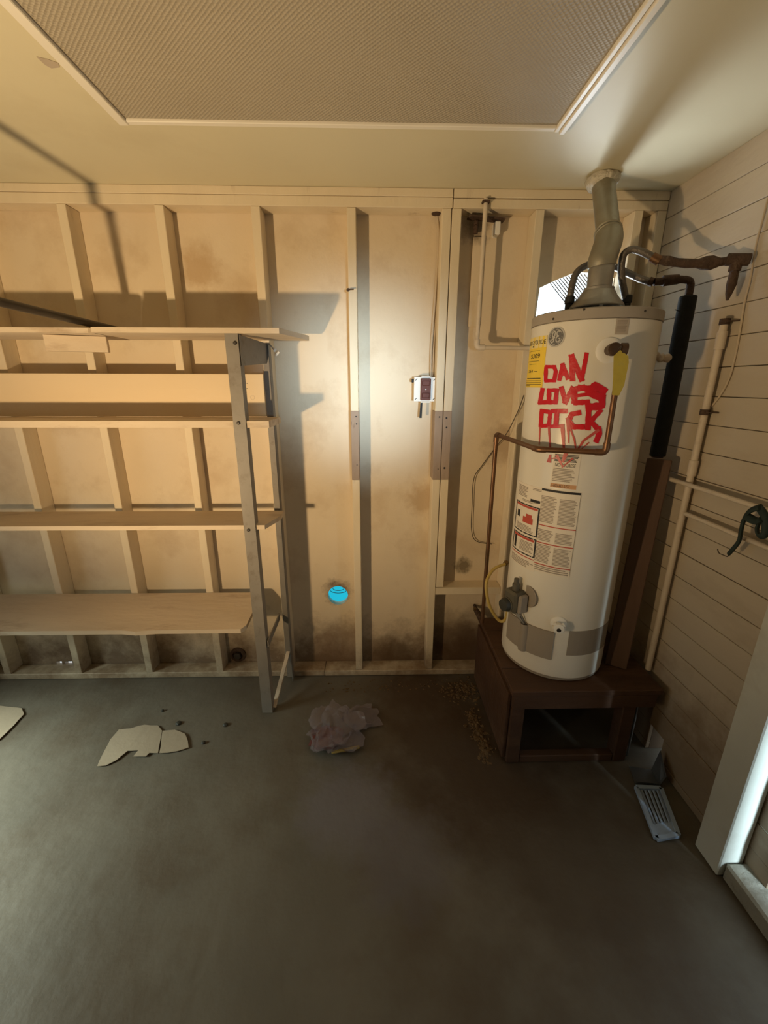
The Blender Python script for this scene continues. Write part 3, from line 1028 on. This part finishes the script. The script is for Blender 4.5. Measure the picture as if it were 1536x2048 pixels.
# ================================================================== WATER LINES
def pyl(lst):
    return [PY(x, y, d) for x, y, d in lst]


# hose 1: left nipple, over behind the flue, to the insulated pipe
n0 = NIP[0]
h1 = [n0 + Vector((0, 0, TT + .05 - n0.z)), PY(1143.5, 574, -.300), PY(1153, 546, -.290), PY(1175, 530, -.265), PY(1203, 524, -.235), PY(1230, 534, -.245), PY(1259, 548, -.28), PY(1284, 559, -.31), PY(1304, 564, -.33)]
fh = thing('flexible_hose', h1[0], 'dark flexible hose arching from the left tank nipple behind the flue', 'hose')
obj('hose', tube(spline(h1, 8), .0125, 14), 'hose', fh, smooth=True)
obj('end_fitting', tube([h1[-1] - (h1[-1] - h1[-2]) * .3, h1[-1] + (h1[-1] - h1[-2]) * .12], .0155, 14), 'rust', fh, smooth=True)
IPX, IPY = 1.213, -.350
eb = PY(1383, 560, -.350)
IPX = eb.x
rp = [h1[-1] + Vector((.008, 0, .0)), PY(1330, 562, -.338), PY(1355, 559, -.344), eb, Vector((eb.x, IPY, PY(1384, 590, IPY).z - .01))]
rp1 = thing('rusted_pipe', rp[0], 'short rusted brown pipe with elbow above the black insulated pipe', 'pipe')
obj('pipe', tube(fillet(rp, .025, 6), .0135, 14, rough=.06), 'rust', rp1, smooth=True)
obj('coupling', tube([rp[1].lerp(rp[2], -.2), rp[1].lerp(rp[2], 1.0)], .0185, 14, rough=.10), 'rust', rp1, smooth=True)
ip = thing('insulated_pipe', (eb.x, IPY, 1.34), 'black foam insulated vertical pipe between the heater and the right wall', 'pipe')
ztop = PY(1384, 592, IPY).z
obj('foam_sleeve', tube([(eb.x, IPY, ztop), (eb.x, IPY, ztop - .004), (eb.x, IPY, 1.9), (eb.x, IPY - .002, 1.6), (eb.x, IPY, 1.36)], [.026, .030, .030, .030, .030], 20), 'blackfoam', ip, smooth=True)
obj('pipe_core', tube([(eb.x, IPY, 1.37), (eb.x, IPY, 1.353)], .022, 12), 'rust', ip, smooth=True)
obj('zip_tie', beam((eb.x - .030, IPY - .01, ztop - .055), (eb.x - .052, IPY - .016, ztop - .050), .003, .002), 'black', ip)

# hose 2: right nipple, up and over to the tee on the right wall
n0 = NIP[1]
h2 = [n0 + Vector((0, 0, TT + .05 - n0.z)), PY(1244, 560, -.335), PY(1243, 529, -.34), PY(1249, 507, -.345), PY(1266, 499, -.355), PY(1291, 507, -.375), PY(1315, 520, -.39)]
fh2 = thing('flexible_hose', h2[0], 'grey braided hose looping up from the right tank nipple to the rusted tee', 'hose')
obj('hose', tube(spline(h2, 8), .0125, 14), 'hose', fh2, smooth=True)
obj('end_fitting', tube([h2[-1] - (h2[-1] - h2[-2]) * .5, h2[-1] + (h2[-1] - h2[-2]) * .15], .0165, 14), 'copper', fh2, smooth=True)
TE = PX(1474, 519, 1.222)
rt = thing('rusted_tee', TE, 'rusted brown pipe with tee and broken downward stub on the right wall', 'pipe')
a = h2[-1] + Vector((.006, -.002, 0))
run = (TE - a).normalized()
L = (TE - a).length
pts = [a + run * L * s + Vector((0, 0, -.012 * math.sin(s * math.pi))) for s in (0, .12, .25, .38, .5, .6, .7, .8, .9, 1.0)]
obj('pipe', tube(pts, [.0135, .016, .0135, .0155, .0135, .021, .022, .0135, .0135, .0135], 14, rough=.08), 'rust', rt, smooth=True)
obj('tee', tube([TE - run * .03, TE - run * .028, TE + run * .035, TE + run * .038], [.015, .019, .019, .013], 14, rough=.04), 'rust', rt, smooth=True)
obj('stub', tube([TE, TE - Vector((0, 0, .035)), TE - Vector((0, 0, .036)), TE - Vector((0, 0, .075)), TE - Vector((.002, 0, .105)), TE - Vector((.003, 0, .125))], [.018, .018, .013, .014, .010, .004], 12, rough=.1), 'rust', rt, smooth=True)

# white pipe down the right wall
WX, WY = 1.2475, -.470
WY = PX(1447, 655, WX).y
wp = thing('white_pipe', (WX, WY, .403), 'cream painted vertical pipe clipped to the right wall behind the horizontal rods', 'pipe')
obj('pipe', tube([(WX, WY, 1.86), (WX, WY, 1.2), (WX, WY, .402)], .0125, 14), 'whitepipe', wp, smooth=True)
for z in (1.80, 1.335):
    obj('coupling', tube([(WX, WY, z - .03), (WX, WY, z + .03)], .0165, 14), 'whitepipe', wp, smooth=True)
for z in (1.862, PX(1415, 825, WX).z):
    obj('clip', join(tube([(WX, WY, z - .010), (WX, WY, z + .010)], .0165, 12), beam((WX, WY - .01, z), (XR - .002, WY - .035, z), .014, .004)), 'rust', wp)
# two thin horizontal rods
for (x0, y0, x1, y1), lab in (((1337, 963, 1536, 1013), 'upper thin cream painted pipe running along the right wall'), ((1370, 1030, 1536, 1092), 'lower thin cream painted pipe running along the right wall')):
    a, b = PX(x0, y0, 1.228 if y0 < 1000 else 1.240), PX(x1, y1, 1.228 if y0 < 1000 else 1.240)
    z = (a.z + b.z) / 2
    rx = a.x
    hp = thing('horizontal_pipe', (rx, (a.y - .97) / 2, z), lab, 'pipe')
    obj('pipe', tube([(rx, a.y, z), (rx, -.6, z), (rx, -.976, z)], .0085, 12), 'whitepipe', hp, smooth=True)
    obj('wall_hook', beam((rx, -.62, z - .0085), (XR - .002, -.62, z - .0085), .010, .004), 'whitepipe', hp)
    obj('wall_hook', beam((rx, a.y - .012, z - .0085), (XR - .002, a.y - .012, z - .0085), .010, .004), 'whitepipe', hp)
# cable drooping over the boards
pts = [PX(x, y, XR - .006) for x, y in ((1536, 395), (1525, 440), (1512, 490), (1500, 560), (1489, 605), (1481, 655), (1471, 710), (1459, 755), (1442, 788), (1424, 812))]
obj('thin_cable', tube(spline(pts, 5), .0035, 8), 'cable', label='thin painted cable drooping down the right wall boards', cat='cable', smooth=True)

# dark green strap over the rods with a wire hook
gs = thing('green_strap', PX(1500, 1060, 1.205), 'dark green strap looped over the two horizontal pipes with a wire hook', 'strap')
def sxp(l, x):
    return spline([PX(a, b, x) for a, b in l], 6)
obj('strap_band', tube(sxp([(1520, 1014), (1500, 1022), (1488, 1040), (1482, 1062), (1478, 1082), (1466, 1098), (1458, 1107)], 1.208), .0125, 10, flat=.5), 'green', gs, smooth=True)
obj('strap_band', tube(sxp([(1516, 1012), (1528, 1030), (1532, 1052), (1528, 1070), (1518, 1072), (1514, 1058), (1520, 1042)], 1.212), .011, 10, flat=.5), 'green', gs, smooth=True)
obj('strap_knot', tube(sxp([(1496, 1034), (1506, 1040), (1516, 1042), (1524, 1038)], 1.206), [.014] * 19, 10, flat=.6), 'green', gs, smooth=True)
obj('wire_hook', tube(sxp([(1458, 1107), (1455, 1113), (1446, 1110), (1438, 1106), (1435, 1098)], 1.208), .0018, 6), 'wire', gs, smooth=True)

# copper discharge pipe: down from the relief valve, across, back and down beside the tank
ptop = PIPE_TOP - Vector((0, 0, .02))
zh = TK(1212, 905, .052).z
c0 = Vector((ptop.x, ptop.y, zh))
c1 = TK(1075, 903, .066)
c1.z = zh - .004
c2 = PY(993, 869, -.150)
c3 = Vector((c2.x + .004, c2.y, PY(978, 1100, -.15).z))
c4 = Vector((c2.x + .004, c2.y, .44))
dp = thing('discharge_pipe', c4, 'brown copper discharge pipe crossing the front of the tank and dropping beside it', 'pipe')
obj('pipe', tube(fillet([ptop, c0, c1, c2, c4], .022, 6), .0098, 14), 'copper', dp, smooth=True)
for c, u, v in ((c0, Vector((0, 0, 1)), (c1 - c0).normalized()), (c2, (c1 - c2).normalized(), Vector((0, 0, -1)))):
    obj('elbow_fitting', tube(fillet([c + u * .034, c, c + v * .034], .022, 6), .0122, 14), 'copper', dp, smooth=True)
obj('bend_fitting', tube(fillet([c1 + (c0 - c1).normalized() * .03, c1, c1 + (c2 - c1).normalized() * .03], .022, 6), .0118, 14), 'copper', dp, smooth=True)

# yellow tag hanging on the relief valve
tg = TK(1240, 716, .070)
sgn = Vector((-nv.y, nv.x, 0))
prof = [(1227, 712), (1240, 700), (1256, 712), (1257, 725), (1248, 770), (1238, 791), (1224, 790), (1226, 755)]
tagpts = [TK(x, y, .068) for x, y in prof]
cen = sum(tagpts, Vector()) / len(tagpts)
d0 = (cen - TC)
d0.z = 0
d0.normalize()
tagpts = [q - d0 * ((q - cen).dot(d0)) for q in tagpts]
wt = thing('warning_tag', tagpts[6], 'worn yellow tag hanging from the relief valve over the copper pipe', 'tag')
obj('tag_sheet', prism(tagpts, d0 * .002), 'tag', wt)
obj('tie', tube(spline([tagpts[1] + d0 * .002, tagpts[1] + Vector((0, 0, .012)) + d0 * .004, pv + nv * .060 + Vector((0, 0, -.016))], 5), .0015, 6), 'wire', wt)

# strap bracket at the right of the tank
sb = TK(1308, 718)
bq = Vector((IPX - .032, IPY - .012, PY(1345, 716, IPY).z))
bk = thing('pipe_bracket', bq, 'pale cloth wrapped bracket between the tank and the insulated pipe', 'bracket')
s0 = cyl(th(Vector((TC.x + 1, TC.y - .10, 0))), bq.z - .004, .002)
obj('wrapped_arm', tube(spline([s0, s0.lerp(bq, .3) + Vector((0, 0, .008)), s0.lerp(bq, .6), bq], 6), [.014 + .004 * math.sin(k * 1.3) for k in range(19)], 12, rough=.1), 'whitepipe', bk, smooth=True)
obj('stub', tube([s0 - Vector((0, 0, .045)), s0 - Vector((-.02, .0, .045))], .012, 10), 'rust', bk, smooth=True)

# gas line parts left of the tank
gp = [PY(x, y, d) for x, y, d in ((1010, 1128, -.215), (988, 1138, -.235), (974, 1160, -.26), (973, 1185, -.28), (981, 1216, -.30), (998, 1241, -.315), (1011, 1238, -.33), (1016, 1212, -.34), (1015, 1190, -.345))]
end = pg - sg * .040 + ng * .03
gp.append(end - sg * .012)
gp.append(end)
gh = thing('gas_hose', gp[5], 'yellow flexible gas hose looping beside the tank near the floor', 'hose')
obj('hose', tube(spline(gp, 6), .0075, 10), 'gashose', gh, smooth=True)
obj('nut', lathe([(.013, -.012), (.013, .012)], gp[-1] - sg * .004, sg, 6), 'brass', gh)
a = gp[0]
obj('supply_nut', tube([a, a + Vector((.012, .012, .006))], .012, 6), 'brass', gh)
p = PY(952, 1219, .03)
gc = thing('gas_cock', p, 'dark gas shutoff fitting on the wall left of the stand', 'valve')
obj('body', tube([p + Vector((-.004, 0, .004)), p + Vector((.012, -.01, -.02)), p + Vector((.04, -.03, -.085)), p + Vector((.052, -.045, -.12))], [.014, .017, .015, .011], 12), 'rust', gc, smooth=True)
obj('square_head', box(p.x - .016, p.x + .0, p.y - .014, p.y + .004, p.z - .002, p.z + .014, .002), 'brass', gc)
obj('wall_stem', tube([p + Vector((.006, 0, -.006)), Vector((p.x + .006, YB - .001, p.z - .006))], .009, 10), 'rust', gc, smooth=True)
# thin black sensor wire on the wall
wpts = [PY(1048, 790, -.02), PY(1036, 822, -.014), PY(1014, 866, .02)] + [PY(x, y, .075) for x, y in ((995, 890), (965, 930), (948, 957), (944, 1010), (943, 1060), (950, 1080), (966, 1086), (984, 1088))]
obj('thermostat_wire', tube(spline(wpts, 6), .0022, 6), 'wire', label='thin dark wire sagging on the wall left of the tank', cat='wire', smooth=True)

# ================================================================== STAND
st = thing('heater_stand', (.90, -.33, 0), 'dark brown damp wooden stand under the water heater', 'stand')
ST = .398
for k, (y0, y1) in enumerate(((-.625, -.470), (-.467, -.315), (-.312, -.160), (-.157, -.030))):
    obj('top_plank', box(.582, 1.236, y0, y1, ST - .026, ST, .003), 'standwood', st)
obj('front_rail', box(.590, 1.216, -.622, -.586, ST - .094, ST - .027, .003), 'standwood', st)
obj('back_rail', box(.590, 1.216, -.075, -.040, ST - .094, ST - .027, .003), 'standwood', st)
for x0, y0 in ((.590, -.615), (1.080, -.615), (.590, -.11), (1.135, -.11)):
    obj('leg', box(x0, x0 + .058, y0, y0 + .06, .001, ST - .095, .004), 'standwood', st)
obj('bottom_rail', box(.651, 1.078, -.612, -.575, .001, .038, .003), 'standwood', st)
obj('side_panel', box(.572, .588, -.60, -.05, .02, ST - .030, .002), 'standwood', st)
# brown post leaning right of the tank
b0, b1 = Vector((1.118, -.455, ST + .002)), Vector((1.190, -.375, 1.350))
pl = beam(b0 + Vector((0, 0, .0)), b1, .046, .088, up=(1, -.6, 0), bv=.003)
V = [Vector((v.x, v.y, max(v.z, ST + .001))) for v in pl[0]]
obj('brown_post', (V, pl[1]), 'brownpost', label='brown wooden post leaning between the tank and the right wall', cat='post')

# things at the foot of the right wall
rc_ = [PZ(x, y, .004) for x, y in ((1272, 1577), (1321, 1579), (1356, 1672), (1312, 1680))]
fr_ = thing('floor_register', (sum(rc_, Vector()) / 4), 'pale blue grey louvred register lying on the floor by the right wall', 'vent')
obj('frame', join(*[beam(rc_[i] + Vector((0, 0, .006)), rc_[(i + 1) % 4] + Vector((0, 0, .006)), .016, .012) for i in range(4)]), 'ventpaint', fr_)
for k in range(1, 6):
    s = k / 6
    a, b = rc_[0].lerp(rc_[1], s), rc_[3].lerp(rc_[2], s)
    obj('louvre', beam(a.lerp(b, .06) + Vector((0, 0, .006)), b.lerp(a, .25) + Vector((0, 0, .006)), .009, .006, up=(.5, 0, 1)), 'ventpaint', fr_)
obj('end_plate', prism([rc_[3].lerp(rc_[0], .26), rc_[2].lerp(rc_[1], .26), rc_[2], rc_[3]], (0, 0, .007)), 'ventpaint', fr_)
pts = [PZ(x, y, .004) for x, y in ((1258, 1533), (1302, 1540), (1318, 1572), (1270, 1568))]
sm = thing('sheet_metal_boot', sum(pts, Vector()) / 4, 'bent dull sheet metal scrap between the stand and the register', 'sheet metal')
obj('base_sheet', prism(pts, (0, 0, .003)), 'sheet', sm)
obj('bent_flange', prism([pts[1], pts[2], pts[2] + Vector((.02, .0, .05)), pts[1] + Vector((.02, 0, .11))], (.003, 0, 0)), 'sheet', sm)
obj('front_lip', prism([pts[3], pts[2], pts[2] + Vector((0, -.004, .018)), pts[3] + Vector((0, -.004, .018))], (0, .003, 0)), 'sheet', sm)
a = PZ(1254, 1508, .01)  # bright sliver of daylight, built as a shiny upright strip
obj('daylight_sliver', tube([(a.x, a.y, .003), (a.x + .004, a.y + .004, .15), (a.x + .006, a.y + .006, .29)], .0045, 8), 'sheet',
    label='sliver of daylight modelled as a thin shiny strip at the right leg of the stand', cat='strip', smooth=True)

# ================================================================== SHELVING UNIT
PYF = -.284
su = thing('shelving_unit', (-1.45, -.14, 0), 'grey metal shelving unit with cream boards along the left of the back wall', 'shelving')


def lpost(x, y, sx, sy, z1, w=.052, t=.003):
    return join(box(min(x, x + sx * w), max(x, x + sx * w), min(y, y + sy * t), max(y, y + sy * t), .001, z1),
                box(min(x, x + sx * t), max(x, x + sx * t), min(y + sy * t, y + sy * w), max(y + sy * t, y + sy * w), .001, z1))


po = obj('post', lpost(-.540, PYF - .004, -1, 1, 1.842), 'greymetal', su)
for px, py in ((470, 686), (477, 846), (497, 1060)):
    p = PY(px, py, PYF - .0045)
    obj('bolt', lathe([(.0075, 0), (.0075, .003), (.004, .005)], p, (0, -1, 0), 10), 'darkmetal', po)
obj('post', lpost(-.478, -.006, -1, -1, 1.825, .04), 'greymetal', su)
obj('post', lpost(-2.40, PYF - .004, 1, 1, 1.842), 'greymetal', su)
obj('post', lpost(-2.40, -.006, 1, -1, 1.842), 'greymetal', su)
obj('end_plate', prism([(-.538, PYF + .003, 1.833), (-.484, -.014, 1.820), (-.484, -.014, 1.790), (-.492, -.050, 1.735), (-.538, PYF + .003, 1.716)], (.002, .0004, 0)), 'greymetal', su)
obj('side_rail', box(-.536, -.530, PYF + .004, -.02, .395, .430), 'greymetal', su)
obj('side_rail', beam((-.537, PYF + .02, .012), (-.50, -.01, .175), .020, .012), 'shelfwood', su)
# boards
ZT = 1.855


def board(pts, z, t, m_='shelfwood', wob=.0025):
    V, F = prism([(x, y, z - t) for x, y in pts], (0, 0, t))
    return V, F


def ragged(x0, x1, yf, yb, n=26, amp=.004, seed=0):
    fr = [(x0 + (x1 - x0) * k / n, yf + amp * noise.noise(Vector((k * .7, seed, 0)))) for k in range(n + 1)]
    return fr + [(x1, yb), (x0, yb)]


obj('top_board', board([(-2.40, PYF - .006), (-1.20, PYF - .006), (-1.125, PYF + .004), (-1.110, PYF + .02), (-1.115, -.002), (-2.40, -.002)], ZT, .019), 'shelfwood', su)
obj('top_board', board([(-1.105, PYF - .008), (-.375, PYF - .008), (-.300, -.03), (-.300, -.003), (-1.110, -.003)], ZT + .002, .020), 'shelfwood', su)
obj('shelf', board(ragged(-2.395, -.445, PYF + .002, -.052, 40, .002, 1), 1.497, .028), 'shelfwood', su)
obj('shelf', board([(-2.395, PYF + .002), (-1.33, PYF + .004), (-1.20, PYF + .001), (-.50, PYF + .004), (-.458, -.14), (-.458, -.052), (-2.395, -.052)], 1.034, .020), 'shelfwood', su)
sh4 = [(-2.395, PYF - .02), (-1.22, PYF - .02), (-1.15, PYF - .03), (-1.05, PYF - .02), (-.652, PYF - .02), (-.632, PYF + .01), (-.622, -.004), (-2.395, -.004)]
V, F = board(sh4, .515, .022)
V = [Vector((v.x, v.y, v.z + (v.y - PYF) * .13)) for v in V]
obj('shelf', (V, F), 'shelfwood', su)

# plank standing on the second shelf
pk = thing('loose_plank', (-1.35, -.045, 1.499), 'long clean cream plank standing on edge at the back of the second shelf', 'plank')
obj('plank_body', box(-2.35, -.512, -.050, -.0295, 1.4985, 1.690, .002), 'plank', pk)
p = PY(505, 795, -.0502)
obj('knot', lathe([(.010, 0), (.010, .0006), (.0085, .0006), (.0085, 0)], p, (0, -1, 0), 24, cap=False), 'shelfwood', pk)
for py in (767, 777):
    p = PY(494, py, -.0502)
    obj('nail_head', lathe([(.0018, 0), (.0018, .0006)], p, (0, -1, 0), 8), 'ink', pk)
# wood block under the top board
a, b = PY(91, 684, -.235), PY(216, 686, -.165)
obj('wood_block', beam(Vector((a.x, a.y, 1.803)), Vector((b.x, b.y, 1.803)), .034, .062, bv=.002), 'shelfwood',
    label='short cream wood block fixed under the top shelf board', cat='wood block')
# rod on top
obj('metal_rod', tube([(-1.148, .045, 1.874), (-1.172, -.28, 1.884), (-1.206, -.75, 1.900), (-1.25, -1.35, 1.920)], .0145, 14), 'darkmetal',
    label='dark metal rod lying across the top shelf towards the room', cat='rod', smooth=True)
# clip at the top right of the unit
p = PY(548, 700, -.06)
cl = thing('spring_clip', p, 'small white clip hanging under the top shelf end', 'clip')
obj('clip_arm', tube(spline([PY(532, 686, -.06), PY(540, 690, -.06), PY(546, 697, -.06), PY(550, 702, -.06)], 4), .0028, 8), 'galv2', cl, smooth=True)
obj('clip_jaw', beam(PY(548, 703, -.06), PY(552, 698, -.06), .010, .008), 'whiteplastic', cl)
obj('clip_jaw', beam(PY(552, 711, -.06), PY(558, 704, -.06), .010, .008), 'whiteplastic', cl)

# ================================================================== WALL FITTINGS
bx0, bx1, bz0, bz1 = PY(828, 778, .03).x, PY(873, 778, .03).x, PY(850, 803, .03).z, PY(850, 754, .03).z
ob = thing('outlet_box', ((bx0 + bx1) / 2, .06, bz0), 'white open electrical box with brown receptacle on the back wall', 'outlet')
obj('box', join(box(bx0, bx1, .030, .034, bz0, bz1, .001), box(bx0 + .002, bx1 - .002, .035, YB - .001, bz0 + .002, bz1 - .002)), 'whiteplastic', ob)
xa, xb = PY(841, 778, .028).x, PY(861, 778, .028).x
re = obj('receptacle', box(xa, xb, .014, .029, bz0 + .006, bz1 - .006, .003), 'brownplastic', ob)
obj('screw', lathe([(.003, 0), (.003, .002)], ((xa + xb) / 2, .0135, (bz0 + bz1) / 2), (0, -1, 0), 10), 'logosilver', re)
for s in (-.028, .028):
    obj('socket_face', box(xa + .006, xb - .006, .011, .0138, (bz0 + bz1) / 2 + s - .012, (bz0 + bz1) / 2 + s + .012, .003), 'brownplastic', re)
    obj('yoke', box(xa + .002, xb - .002, .024, .0295, (bz1 + .001 if s > 0 else bz0 - .006), (bz1 + .006 if s > 0 else bz0 - .001), .001), 'whiteplastic', ob)
for x in (bx0 + .01, bx1 - .012):
    for z in (bz0 + .012, bz1 - .012):
        obj('box_screw_slot', beam((x - .004, .0295, z - .004), (x + .004, .0295, z + .004), .003, .001, up=(0, 1, 0)), 'ink', ob)
obj('black_tape', box(bx0 - .011, bx0 - .001, .034, .05, bz1 - .026, bz1 - .008, .002), 'black', ob)
p0, p1 = PY(843, 803, .04), PY(841, 836, .04)
obj('black_lead', prism([(p0.x - .005, .038, p0.z - .001), (p0.x + .005, .038, p0.z - .001), (p1.x + .006, .038, p1.z), (p1.x - .006, .038, p1.z)], (0, .004, 0)), 'black', ob)
# cables from the box to the top plate
for k, (lst, r) in enumerate((([(861, 752), (862, 700), (868, 620), (874, 540), (877, 470), (874, 432)], .0055), ([(866, 752), (868, 690), (875, 600), (880, 520), (884, 470), (878, 432)], .004))):
    obj('wall_cable', tube(spline([PY(x, y, .078) for x, y in lst], 6), r, 8), 'cable',
        label=['thick painted cable rising from the outlet box beside the stud', 'thin painted cable rising from the outlet box against the stud'][k], cat='cable', smooth=True)
p = PY(872, 425, .06)
obj('cable_grommet', lathe([(.016, -.006), (.020, -.003), (.020, 0)], (p.x, .06, Z1 + .0005), (0, 0, 1), 16), 'rust', label='dark grommet where the cables enter the top plate', cat='grommet')

# white conduit in the right bay
ct = PY(968, 395, -.012)
ce = PY(957, 695, -.012)
cr = PY(1052, 697, -.012)
cx_ = (ct.x + ce.x) / 2
cd = thing('conduit', (cx_, -.012, ce.z), 'cream conduit dropping from the top plate and turning right behind the heater', 'conduit')
obj('pipe', tube(fillet([(cx_, -.014, 2.40), (cx_, -.014, ce.z), (cr.x + .16, -.014, cr.z)], .03, 6), .0095, 12), 'whitepipe', cd, smooth=True)
obj('elbow_fitting', tube(fillet([(cx_, -.014, ce.z + .035), (cx_, -.014, ce.z), (cx_ + .035, -.014, ce.z)], .03, 6), .0135, 12), 'whitepipe', cd, smooth=True)
obj('clip', join(box(cx_ - .016, cx_ + .016, -.028, -.003, 2.382, 2.390)), 'rust', cd)
# bracket and box at the top of that bay
p = PY(990, 455, .05)
jb = thing('junction_bracket', (p.x, .06, p.z - .05), 'rusty bracket and white knob tucked under the top plate beside the conduit', 'bracket')
obj('strap', beam((cx_ - .06, .05, 2.352), (cx_ + .10, .05, 2.340), .05, .006), 'rust', jb)
obj('white_knob', box(p.x - .004, p.x + .022, .035, YB - .001, p.z - .030, p.z + .022, .004), 'whiteplastic', jb)
obj('knob', lathe([(.010, 0), (.012, .03), (.009, .05)], (cx_ - .022, .055, 2.29), (0, 0, 1), 12), 'rust', jb, smooth=True)
obj('backing_strip', box(cx_ - .026, cx_ + .026, YB - .014, YB - .001, ce.z + .1, 2.285, .002), 'wall', jb)
# junk nail on stud
p = PY(698, 580, 0)
obj('stud_hook', join(tube([(p.x, .0, p.z), (p.x, -.012, p.z), (p.x + .022, -.014, p.z + .001)], .003, 8), lathe([(.007, 0), (.007, .003)], (p.x - .004, -.001, p.z), (0, -1, 0), 10)), 'rust',
    label='small rusty hook screwed into the middle stud', cat='hook')

# ================================================================== THINGS ON THE FLOOR
def paper(pix, name, lab, z=.002, t=.003, curl=.006):
    pts = [PZ(x, y, z) for x, y in pix]
    P = subdiv_pts(pts + [pts[0]], .03)[:-1]
    P = [p + Vector((random.uniform(-.002, .002), random.uniform(-.002, .002), curl * (.5 + .5 * noise.noise(p * 7)))) for p in P]
    bm = bmesh.new()
    vs = [bm.verts.new(p) for p in P]
    f = bm.faces.new(vs)
    r = bmesh.ops.triangulate(bm, faces=[f])
    ext = bmesh.ops.extrude_face_region(bm, geom=bm.faces[:])
    for v in [e for e in ext['geom'] if isinstance(e, bmesh.types.BMVert)]:
        v.co.z += t
    bm.verts.index_update()
    g = [v.co.copy() for v in bm.verts], [[v.index for v in q.verts] for q in bm.faces]
    bm.free()
    return obj(name, g, 'paper', label=lab, cat='cardboard')


paper([(195, 1534), (205, 1510), (222, 1480), (238, 1461), (262, 1458), (290, 1451), (316, 1453), (324, 1463), (316, 1508), (300, 1508), (292, 1515), (268, 1514), (278, 1503), (255, 1504), (232, 1523), (212, 1532)],
      'torn_cardboard', 'long torn tan cardboard piece lying on the floor with a ragged edge')
paper([(326, 1463), (350, 1461), (370, 1469), (376, 1482), (378, 1497), (355, 1504), (319, 1508)], 'torn_cardboard', 'smaller torn tan cardboard piece beside the long ragged one')
paper([(-40, 1500), (-40, 1405), (8, 1414), (44, 1418), (48, 1430), (28, 1452), (0, 1480)], 'torn_cardboard', 'pale torn cardboard piece on the floor in front of the bottom shelf')
for px, py, r, lab in ((451, 1450, 1.0, 'dark pebble on the floor in front of the grey shelving post'), (407, 1486, .8, 'dark pebble beside the end of the smaller cardboard piece'),
                       (357, 1447, 1.1, 'dark pebble behind the smaller cardboard piece'), (325, 1422, .6, 'tiny dark pebble behind the long ragged cardboard')):
    p = PZ(px, py, .0005)
    obj('pebble', lathe([(.012 * r, 0), (.013 * r, .004), (.008 * r, .009), (0, .011)], p, (0, 0, 1), 9), 'valvedark', label=lab, cat='pebble', group='pebbles on the floor')

# crumpled clear bag
bc = (PZ(615, 1500, 0) + PZ(740, 1430, 0)) / 2
bag = thing('plastic_bag', (bc.x, bc.y, 0), 'crumpled clear plastic bag with a dull red scrap inside on the floor', 'bag')


def crumple(cx, cy, rx, ry, h, sub_, seed, amp):
    bm = bmesh.new()
    bmesh.ops.create_icosphere(bm, subdivisions=sub_, radius=1)
    for v in bm.verts:
        c = v.co.copy()
        q = c * 1.15 + Vector((seed, 0, 0))
        d = 0
        for k in range(3):
            d += abs(noise.noise(q * (1.9 ** k))) / (1.9 ** k)
        s = 1 + amp * (d - .55) + random.uniform(-.05, .05)
        v.co = Vector((cx + c.x * rx * s, cy + c.y * ry * s, max(.002, h * .45 + c.z * h * .55 * s * (1.1 if c.z > 0 else .8))))
    bm.verts.index_update()
    g = [v.co.copy() for v in bm.verts], [[v.index for v in f.verts] for f in bm.faces]
    bm.free()
    return g


obj('film', crumple(bc.x - .02, bc.y - .02, .135, .15, .105, 4, 3.1, .75), 'film', bag)
obj('loose_flap', crumple(bc.x + .10, bc.y + .08, .095, .085, .035, 3, 8.4, .8), 'film', bag)
obj('red_scrap', crumple(bc.x - .06, bc.y - .06, .08, .075, .06, 3, 5.0, .5), 'redcloth', bag)
obj('stick', beam((bc.x - .03, bc.y - .135, .014), (bc.x + .10, bc.y - .110, .018), .014, .012, bv=.003), 'gashose', bag)
# offcut on the floor by the shelving leg
# crumbs and crust along the wall and the stand
def crumbs(region, n, smin, smax):
    gs = []
    for _ in range(n):
        px, py = region()
        p = PZ(px, py, 0)
        s = random.uniform(smin, smax)
        g = lathe([(s, 0), (s * .8, s * .22), (s * .2, s * random.uniform(.2, .45))], (0, 0, 0), (0, 0, 1), random.choice((5, 6, 7)))
        mt = Matrix.Translation((p.x, p.y, .0)) @ Matrix.Rotation(random.random() * 6, 4, 'Z') @ Matrix.Diagonal((1, random.uniform(.4, 1), 1, 1))
        gs.append(xform(g, mt))
    return join(*gs)


def reg_a():
    t = random.random()
    return 905 + 50 * t + random.gauss(0, 14), 1380 + random.gauss(0, 13)


def reg_b():
    t = random.random()
    return 940 + 35 * t + random.gauss(0, 6), 1420 + 95 * t + random.gauss(0, 8)


def reg_c():
    return random.uniform(650, 960), random.uniform(1360, 1385)


obj('floor_crust', join(crumbs(reg_a, 200, .003, .012), crumbs(reg_b, 240, .003, .013), crumbs(reg_c, 90, .003, .008)), 'crust',
    label='tan crumbled debris strewn along the wall and the stand', cat='debris', kind='stuff')
